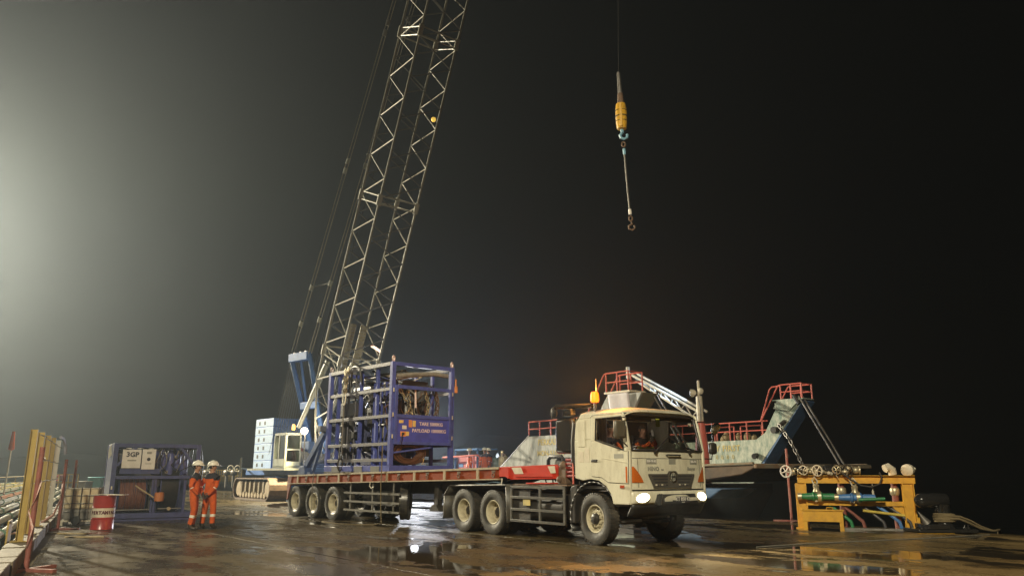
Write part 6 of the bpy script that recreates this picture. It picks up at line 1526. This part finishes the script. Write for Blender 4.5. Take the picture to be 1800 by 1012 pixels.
for y in (0.05, 0.93): part('drum_stand', MB().box(-1.0, -0.12, y-0.04, y+0.04, 0.24, 1.28), wb, WN)
for y in (-0.06, 0.02): part('front_stile', MB().box(-0.13, -0.06, y-0.03, y+0.03, 0.24, 1.30), wb, WN)
part('lower_bar', MB().tube((-0.08, -1.2, 0.34), (-0.08, -0.1, 0.34), 0.025).tube((-0.08, 0.15, 0.36), (-0.08, 0.85, 0.36), 0.025), steel, WN)
part('tie_bolt', MB().tube((-0.08, 0.48, 0.36), (0.0, 0.48, 0.36), 0.06), brass, WN)
rnd = random.Random(9)
for k in range(5): part('cylinder', MB().lathe([(0.10, 1.42), (0.12, 1.45), (0.12, 2.05), (0.06, 2.16), (0.05, 2.25)], (-0.4 - 0.12*(k % 2), -0.0 + k*0.22, 0), (0, 0, 1), 14), mat('cylinder_blue', (0.10, 0.11, 0.28), 0.3, dirt=0.3), WN)
for k in range(22):
    y = rnd.uniform(-1.2, 1.2); z = rnd.uniform(1.45, 2.2); x = rnd.uniform(-0.6, -0.15); s_ = rnd.uniform(0.04, 0.1)
    part('fitting', MB().box(x-s_, x+s_, y-s_, y+s_, z-s_, z+s_), rnd.choice((wb, navy, steel)), WN, bevel=0.01)
for k in range(16):
    y = rnd.uniform(-1.2, 1.2); part('hydraulic_hose', MB().path([(-0.3, y, 2.25), (-0.2, y+rnd.uniform(-.15,.15), 2.0), (-0.25, y+rnd.uniform(-.25,.25), 1.75), (-0.3, y+rnd.uniform(-.3,.3), 1.5)], 0.016, 6), rnd.choice((black, navy, steel)), WN)
for k in range(7): part('roof_pipe', MB().path([(-0.12, -1.0+k*0.33, 2.2), (-0.1, -0.95+k*0.33, 2.27), (-0.1, -0.8+k*0.33, 2.27)], 0.02, 6), chrome, WN)
for y in (0.08, 0.30, 0.62): part('lever', MB().path([(-0.06, y, 2.2), (-0.03, y-0.03, 2.1), (-0.05, y-0.05, 1.98)], 0.018, 6), steel, WN)
part('rear_plate', MB().box(-D_+0.0, -D_+0.02, -W+0.15, W-0.15, 0.25, H_-0.14), navy, WN)
part('roof_plate', MB().box(-D_+0.13, -0.9, -W+0.13, W-0.13, H_-0.05, H_-0.03), navy, WN)
part('control_pedestal', MB().box(-0.5, -0.2, -0.12, 0.05, 0.25, 1.1), navy, WN, bevel=0.02)
part('hydraulic_motor', MB().lathe([(0.14, 0), (0.16, 0.04), (0.16, 0.3), (0.1, 0.36)], (-0.25, 0.02, 1.05), (0, 0, 1), 14), navy, WN)
part('lug', MB().prism([(-0.02, H_-0.35), (0.06, H_-0.5), (0.08, H_-0.2), (0.02, H_)], lambda u, v, w: (-0.9 + w, -W - u, v), 0, 0.04), offwhite, WN)
# cable drum hanging hose on the right edge
part('side_cable', MB().path([(-0.02, W+0.02, 2.2), (-0.02, W+0.10, 1.7), (-0.02, W+0.08, 1.2)], 0.018, 6), black, WN)
# buoy pole leaning on the skid
a_ = JW(WX+0.16, -16.05, 1.10); b_ = JW(WX+0.22, -15.48, 0.72)
PB = thing('float_pole', 'thin tan pole with an orange float, leaning against the winch skid', 'float pole', a_, 0)
part('pole', MB().tube((0, 0, 0), b_ - a_, 0.022, n=8), wood, PB)
part('float', MB().lathe([(0.09, -0.15), (0.14, -0.13), (0.15, 0.0), (0.14, 0.13), (0.09, 0.15)], b_ - a_ + Vector((0.14, 0.08, 0.02)), (0, 0, 1), 16), mat('float_orange', (0.5, 0.17, 0.05), 0.6, dirt=0.4), PB)
# red oil drum with a board on it
dp = ground(178, 930); dp.z = 0
DR = thing('oil_drum', 'red and cream oil drum in front of the winch skid', 'oil drum', dp, 0)
pr = [(0.27, 0.0), (0.29, 0.01), (0.29, 0.03), (0.283, 0.04), (0.283, 0.28), (0.296, 0.295), (0.283, 0.31), (0.283, 0.58), (0.296, 0.595), (0.283, 0.61), (0.283, 0.86), (0.29, 0.87), (0.29, 0.89), (0.275, 0.89), (0.27, 0.87), (0.001, 0.868)]
part('drum_body', MB().lathe(pr, (0,0,0), (0,0,1), 40), drum_red, DR)
part('cream_band', MB().lathe([(0.2860, 0.325), (0.2860, 0.565)], (0,0,0), (0,0,1), 40, False), drum_white, DR)
for i, ch in enumerate('PERTAMINA'):
    a = R(-125 + i*15.5); rr = 0.2885
    lettering(ch, 0.115, (rr*math.cos(a), rr*math.sin(a), 0.445), (-math.sin(a), math.cos(a), 0), (0,0,1), mat('drum_ink', (0.10, 0.02, 0.03), 0.5), DR, bold=0.008, extrude=0.001)
bd_ = part('drum_board', MB().grid(8, 4, lambda u, v: (-0.32 + 0.95*u, -0.26 + 0.5*v*(1-0.5*u), 0.012*math.sin(u*5) + 0.02*u*u)), offwhite, solid=0.015)
bd_.location = dp + Vector((0, 0, 0.905)); tag(bd_, 'warped pale board lying across the top of the red drum', 'board')
# intermediate bulk container
IB = thing('liquid_tote', 'caged cream plastic liquid tank behind the nearest rusty stanchions', 'liquid tank', JW(0, 0) * 0 + Vector((-12.85, 23.9, 0)), 20)
part('tank', MB().box(-0.44, 0.44, -0.40, 0.40, 0.46, 1.04), mat('tote_plastic', (0.62, 0.52, 0.33), 0.5, dirt=0.3, dirt_col=(0.45, 0.36, 0.2)), IB, bevel=0.05)
part('tank_foot', MB().box(-0.43, 0.43, -0.39, 0.39, 0.16, 0.46), mat('tote_grey', (0.22, 0.21, 0.18), 0.6, dirt=0.4), IB, bevel=0.03)
part('pallet', MB().box(-0.5, 0.5, -0.44, 0.44, 0.10, 0.15).box(-0.5, -0.4, -0.44, 0.44, 0, 0.1).box(0.4, 0.5, -0.44, 0.44, 0, 0.1).box(-0.05, 0.05, -0.44, 0.44, 0, 0.1), offwhite, IB)
for x in (-0.45, -0.22, 0.0, 0.22, 0.45): part('cage_bar', MB().tube((x, -0.43, 0.15), (x, -0.43, 1.07), 0.014, n=6), steel if x else black, IB)
for z in (0.4, 0.62, 0.84, 1.06): part('cage_bar', MB().path([(-0.47, 0.42, z), (-0.47, -0.43, z), (0.47, -0.43, z), (0.47, 0.42, z)], 0.013, 6), steel, IB)
for y in (-0.2, 0.05, 0.3): part('cage_bar', MB().tube((0.47, y, 0.15), (0.47, y, 1.07), 0.014, n=6), steel, IB)
part('valve_wheel', MB().lathe([(0.03, -0.06), (0.12, -0.05), (0.13, 0.0), (0.10, 0.05), (0.03, 0.06)], (-0.05, -0.52, 0.14), (0.3, 1, 0), 18), black, IB)
# timber kerb
KB = structure('kerb', MB().box(-60, 9, -0.45, 0.22, -0.012, 0.002), kerb_m); KB.location = L0; KB.rotation_euler = (0, 0, R(LYAW))
rnd = random.Random(3)
x = -34
while x < 8:
    l_ = rnd.uniform(0.75, 1.0)
    q = part('kerb_block', MB().box(x, x+l_-0.03, -0.28 + rnd.uniform(-.02,.02), 0.08 + rnd.uniform(-.02,.02), 0.003, 0.25 + rnd.uniform(-.015,.015)), kerb_m, KB, bevel=0.015)
    x += l_
# tall yellow post barrier on the kerb
BP = thing('post_barrier', 'row of tall yellow steel posts standing on the kerb at the left edge', 'barrier', LW(0, 0, 0), LYAW)
def L_of(u, v, z):
    p = ground(u, v, z) - L0; a = R(LYAW); return p.x*math.cos(a) + p.y*math.sin(a), -p.x*math.sin(a) + p.y*math.cos(a)
pxs = [(44, 952), (57, 938), (68, 925), (78, 915), (86, 905)]
for i, (u, v) in enumerate(pxs):
    x, y = L_of(u, v, 0.25); y = -0.12
    pm = MB(); pm.box(x-0.012, x+0.012, y-0.05, y+0.05, 0.27, 2.30 + i*0.04); pm.box(x-0.055, x+0.055, y-0.062, y-0.05, 0.27, 2.30 + i*0.04); pm.box(x-0.055, x+0.055, y+0.05, y+0.062, 0.27, 2.30 + i*0.04)
    part('post', pm, white_m if i == 4 else yellow2, BP)
    part('foot_plate', MB().box(x-0.14, x+0.14, y-0.14, y+0.14, 0.262, 0.275), yellow2, BP)
    if i < 4:
        x2, _ = L_of(*pxs[i+1], 0.25)
        for z in (1.3, 1.75, 2.2): part('tie_wire', MB().tube((x, y+0.11, z), (x2, y+0.11, z+0.03), 0.010, n=5), steel, BP)
x, _ = L_of(86, 905, 0.25); 
part('tied_cloth', MB().path([(x+1.0, -0.05, 2.52), (x+0.6, 0.0, 2.50), (x+0.2, 0.03, 2.44), (x, 0.06, 2.30), (x-0.05, 0.09, 2.05)], 0.045, 6), mat('pale_blue_cloth', (0.42, 0.45, 0.58), 0.7, dirt=0.2), BP)
xa, _ = L_of(20, 985, 0.25)
part('plate_panel', MB().box(xa-0.25, xa+0.2, -0.50, -0.47, 0.02, 0.62), yellow2, BP)
for (u, v) in ((52, 948), (74, 922), (92, 900)):
    x, _ = L_of(u, v, 0.25); part('plate_panel', MB().box(x-0.4, x+0.3, -0.36, -0.33, 0.1, 0.62), yellow2, BP)
# pipe rack beyond the kerb
PR = thing('pipe_rack', 'bundle of long parallel pipes running beside the kerb at the far left', 'pipe rack', LW(0, 0, 0), LYAW)
rows = [(-0.75, 0.12, 0.09, 1), (-0.98, 0.30, 0.075, 1), (-1.22, 0.14, 0.10, 2), (-1.25, 0.42, 0.07, 1), (-1.55, 0.30, 0.09, 4), (-1.58, 0.55, 0.06, 1), (-1.9, 0.40, 0.10, 1), (-2.2, 0.50, 0.08, 3), (-2.5, 0.48, 0.09, 2), (-2.8, 0.62, 0.07, 1), (-3.1, 0.60, 0.09, 0), (-3.4, 0.70, 0.08, 1), (-3.7, 0.72, 0.09, 0), (-4.1, 0.74, 0.07, 2)]
for i, (y, z, r_, c_) in enumerate(rows):
    part('pipe', MB().tube((-46, y, z+0.03), (10 if i != 3 else -1.0, y, z+0.03), r_, n=12), pipe_cols[c_], PR)
    for k in range(9):
        xq = -40 + k*5.2 + (i % 3)*0.7
        part('flange', MB().tube((xq, y, z+0.03), (xq+0.09, y, z+0.03), r_*1.45, n=12), pipe_cols[(c_+1) % 5], PR)
for k in range(10):
    xq = -42 + k*5.0
    part('rack_beam', MB().beam((xq, -0.6, -0.02), (xq, -4.4, 0.56), 0.16, 0.14), rust_brown, PR)
    part('rack_leg', MB().box(xq-0.1, xq+0.1, -2.6, -2.4, -3.2, 0.2), rust_brown, PR)
# rusty stanchions with tape
s1 = ground(45, 1004); s2 = ground(101, 931); s3 = Vector((-14.3, 25.9, 0))
stanchion('rusty stanchion nearest the camera at the left edge, wrapped in barrier tape', s1, 1.9, m=rust, rz=-15)
stanchion('rusty stanchion in front of the caged liquid tank, with tape tied on', s2, 1.85, m=rust, rz=10)
stanchion('rusty stanchion behind the caged liquid tank', s3, 1.9, m=rust, rz=5)
def tape(label, pts, w=0.07):
    t = MB(); pts = [Vector(p) for p in pts]
    n = len(pts)
    for i in range(n):
        a = i*1.1; d = (pts[min(i+1, n-1)] - pts[max(i-1, 0)]).normalized(); s_ = d.cross(Vector((math.sin(a)*0.5, 0.3, 1))).normalized(); s_ = s_*0.4 + Vector((0, 0, 1))*0.6
        t.v += [tuple(pts[i] - s_*w/2), tuple(pts[i] + s_*w/2)]
    t.f = [(2*i, 2*i+1, 2*i+3, 2*i+2) for i in range(n-1)]
    o = part('barrier_tape', t, tape_m, solid=0.004); tag(o, label, 'barrier tape', 'loose strips of barrier tape'); return o
v_ = Vector
tape('strip of barrier tape slung from the nearest stanchion out over the pipes', [s1 + v_((0.0, 0.02, 1.5)), s1 + v_((-0.25, 0.5, 1.25)), s1 + v_((-0.7, 1.2, 1.0)), s1 + v_((-1.3, 2.2, 0.72)), s1 + v_((-2.0, 3.4, 0.6))])
tape('strip of barrier tape hanging down the nearest stanchion', [s1 + v_((0.06, -0.02, 1.35)), s1 + v_((0.03, -0.05, 1.1)), s1 + v_((-0.05, -0.06, 0.9)), s1 + v_((0.05, -0.06, 0.65)), s1 + v_((0.0, -0.06, 0.35))])
tape('strip of barrier tape trailing from the middle stanchion to the ground', [s2 + v_((0.0, -0.05, 1.2)), s2 + v_((0.02, -0.08, 0.8)), s2 + v_((-0.05, -0.2, 0.4)), s2 + v_((0.05, -1.2, 0.12)), s2 + v_((0.15, -2.4, 0.05)), s2 + v_((0.55, -3.6, 0.04)), s2 + v_((0.5, -4.6, 0.03))], 0.09)
# wooden offcuts by the drum
for i, (u, v, l_, rz, lb) in enumerate(((118, 938, 1.1, -8, 'pale plank on the deck just left of the red drum'), (150, 944, 0.9, 4, 'shorter pale plank on the deck nearer the camera than the red drum'))):
    o = part('plank', MB().box(-l_/2, l_/2, -0.06, 0.06, 0.0, 0.03), wood); o.location = ground(u, v); o.location.z = 0.004; o.rotation_euler = (0, 0, R(rz)); tag(o, lb, 'plank', 'loose planks on the deck')
# windsock far left
wp = Vector((-22.6, 34.5, -0.3)) 
WS = thing('windsock', 'limp orange windsock on a thin pole at the left edge', 'windsock', (at(6, 852, 34.5).x, 34.5, -3.2), 0)
zz = at(10, 790, 34.5).z + 3.2; zt2 = at(10, 758, 34.5).z + 3.2
part('pole', MB().tube((0, 0, 0), (0.12, 0, zt2), 0.035), white_m, WS)
part('sock', MB().grid(14, 8, lambda u, v: ((0.14 + (0.06+0.05*v)*math.cos(2*math.pi*u) + 0.02*math.sin(6*math.pi*u)*v, -0.05 + (0.06+0.03*v)*math.sin(2*math.pi*u), zt2 + (zz-zt2)*v + 0.04*math.sin(4*math.pi*u)*v))), sock_m, WS)
# distant platform furniture
def far_box(name, label, cat, u0, u1, v0, v1, Y, m, dep=2.0):
    a, b = at(u0, v1, Y), at(u1, v0, Y)
    t = thing(name, label, cat, (a.x, Y, a.z), 0)
    w, h = b.x - a.x, b.z - a.z
    part('body', MB().box(0, w, 0, dep, 0, h*0.86), m, t, bevel=0.03)
    part('lid', MB().box(-0.04, w+0.04, -0.05, dep, h*0.87, h), m, t, bevel=0.03)
    part('feet', MB().box(0.05, 0.2, 0.05, 0.2, -(a.z if a.z > 0 else 0.1), -0.005).box(w-0.2, w-0.05, 0.05, 0.2, -(a.z if a.z > 0 else 0.1), -0.005), black, t)
    return t
far_box('container', 'teal storage container far behind the caged liquid tank', 'container', 153, 178, 838, 858, 60, teal, 5)
far_box('cabinet', 'grey cabinet beside the far teal container', 'cabinet', 136, 151, 845, 859, 58, grey_box, 1)
far_box('red_cabinet', 'small red cabinet on the far platform above the yellow railing', 'cabinet', 96, 104, 835, 845, 70, drum_red, 1)
def far_rail(label, pA, pB, h, n, m=yellow2, bars=2):
    t = thing('railing', label, 'railing', pA, 0, 'yellow railings on the far jetty'); d = Vector(pB) - Vector(pA)
    for k in range(n+1): part('post', MB().tube(d*(k/n), d*(k/n) + Vector((0,0,h)), 0.045, n=6), m, t)
    for b_ in range(bars): part('bar', MB().tube(Vector((0,0,h*(b_+1)/bars)), d + Vector((0,0,h*(b_+1)/bars)), 0.045, n=6), m, t)
    return t
far_rail('yellow railing across the far end of the jetty, between the workers and the crane', at(345, 846, 88), at(424, 846, 88), 1.25, 22)
far_rail('yellow railing on the far platform left of the teal container', at(92, 862, 55), at(135, 862, 55), 1.1, 5)
far_rail('low yellow railing behind the pipes at the left edge', at(-40, 862, 60), at(90, 856, 60), 0.9, 8)
fl = [at(362, 838, 84), at(398, 836, 82), at(410, 838, 82)]
for i, p in enumerate(fl):
    t = thing('valve_tree', ('grey valve cluster at the left of the far yellow railing', 'taller grey valve cluster by the far yellow railing', 'grey valve cluster nearest the crane at the far railing')[i], 'valve tree', (p.x, p.y, 0.0), 0, 'valve clusters on the far jetty')
    part('riser', MB().tube((0, 0, 0), (0, 0, 1.7), 0.14), steel, t); part('body', MB().ball((0, 0, 1.5), 0.4, 0.3, 0.35), steel, t); part('handwheel', MB().ring((0.45, -0.2, 1.9), (0, 1, 0), 0.3, 0.05, 16, 6).tube((0, 0, 1.5), (0.45, -0.2, 1.9), 0.06), offwhite, t)
# workers in orange
pA = stand(); pA.update(elR=(-.06,-.24,1.14), wrR=(.10,-.20,.95), paR=(.15,-.17,.90), elL=(0,.24,1.13), wrL=(.14,.2,.97), paL=(.2,.18,.93), knR=(.05,-.10,.5), anR=(-.03,-.11,.10), baR=(.05,-.115,.05), toR=(.15,-.12,.042))
person('worker in orange coverall with arms forward, on the left of the pair', ground(336, 931), 8, pA, 'pair of workers by the winch skid', turn=-8)
pB = stand(); pB.update(elR=(-.10,-.27,1.14), wrR=(-.17,-.11,.93), paR=(-.17,-.02,.88), elL=(-.10,.27,1.14), wrL=(-.18,.11,.91), paL=(-.18,.03,.85), hipL=(0,.10,.88), knL=(.02,.15,.5), anL=(-.01,.19,.10), baL=(.06,.2,.05), toL=(.15,.23,.042), knR=(.02,-.13,.5), anR=(-.01,-.15,.10), baR=(.06,-.16,.05), toR=(.15,-.18,.042))
person('worker in orange coverall with hands clasped behind the back, right of the pair', ground(364, 929), 72, pB, 'pair of workers by the winch skid', turn=-58)
# two people in the cab
def seated(**k):
    p = dict(pelvis=(0,0,.10), waist=(-.02,0,.26), chest=(-.01,0,.44), upper=(0.0,0,.56), neck=(0.02,0,.67), jaw=(0.04,0,.745), head=(0.045,0,.82), crown=(0.035,0,.89), nose=(0.15,0,.80))
    for s, y in (('L', 1), ('R', -1)):
        p.update({'sh'+s:(0,.165*y,.545), 'el'+s:(.16,.25*y,.36), 'wr'+s:(.38,.18*y,.40), 'pa'+s:(.45,.15*y,.42), 'hip'+s:(.04,.095*y,.06), 'kn'+s:(.42,.12*y,.10), 'an'+s:(.50,.12*y,-.28), 'ba'+s:(.58,.12*y,-.32), 'to'+s:(.66,.12*y,-.33)})
    p.update(k); return p
def cab_w(x, y, z): return frame_w((2.69, 17.89, 0), -52.5, x, y, z)
dv = seated(elR=(.10,-.30,.38), wrR=(.34,-.30,.44), paR=(.41,-.28,.46))
person('driver in orange at the open side window of the truck cab', cab_w(-0.02, -0.66, 1.62), -52.5, dv, 'people in the truck cab', helmet=False, hair=True, turn=15)
ps = seated(wrL=(.26,.10,.62), paL=(.28,.06,.70), elL=(.22,.26,.44), wrR=(.30,-.05,.52), paR=(.34,-.02,.58))
person('passenger in orange holding a phone up behind the windscreen', cab_w(0.10, 0.28, 1.62), -52.5, ps, 'people in the truck cab', helmet=False, hair=True, turn=-10)
ph = part('phone', MB().box(-0.006, 0.006, -0.038, 0.038, 0.0, 0.15), ink_white, bevel=0.006); ph.location = cab_w(0.44, 0.30, 2.30); ph.rotation_euler = (0, R(-12), R(-52.5)); tag(ph, 'pale phone held up behind the windscreen', 'phone')
# crew on the ship's deck
pc = stand()
for u, y, lb, yw, _ in crew:
    person(lb, on_deck(u, 812, y), yw, pc, 'crew on the ship deck')
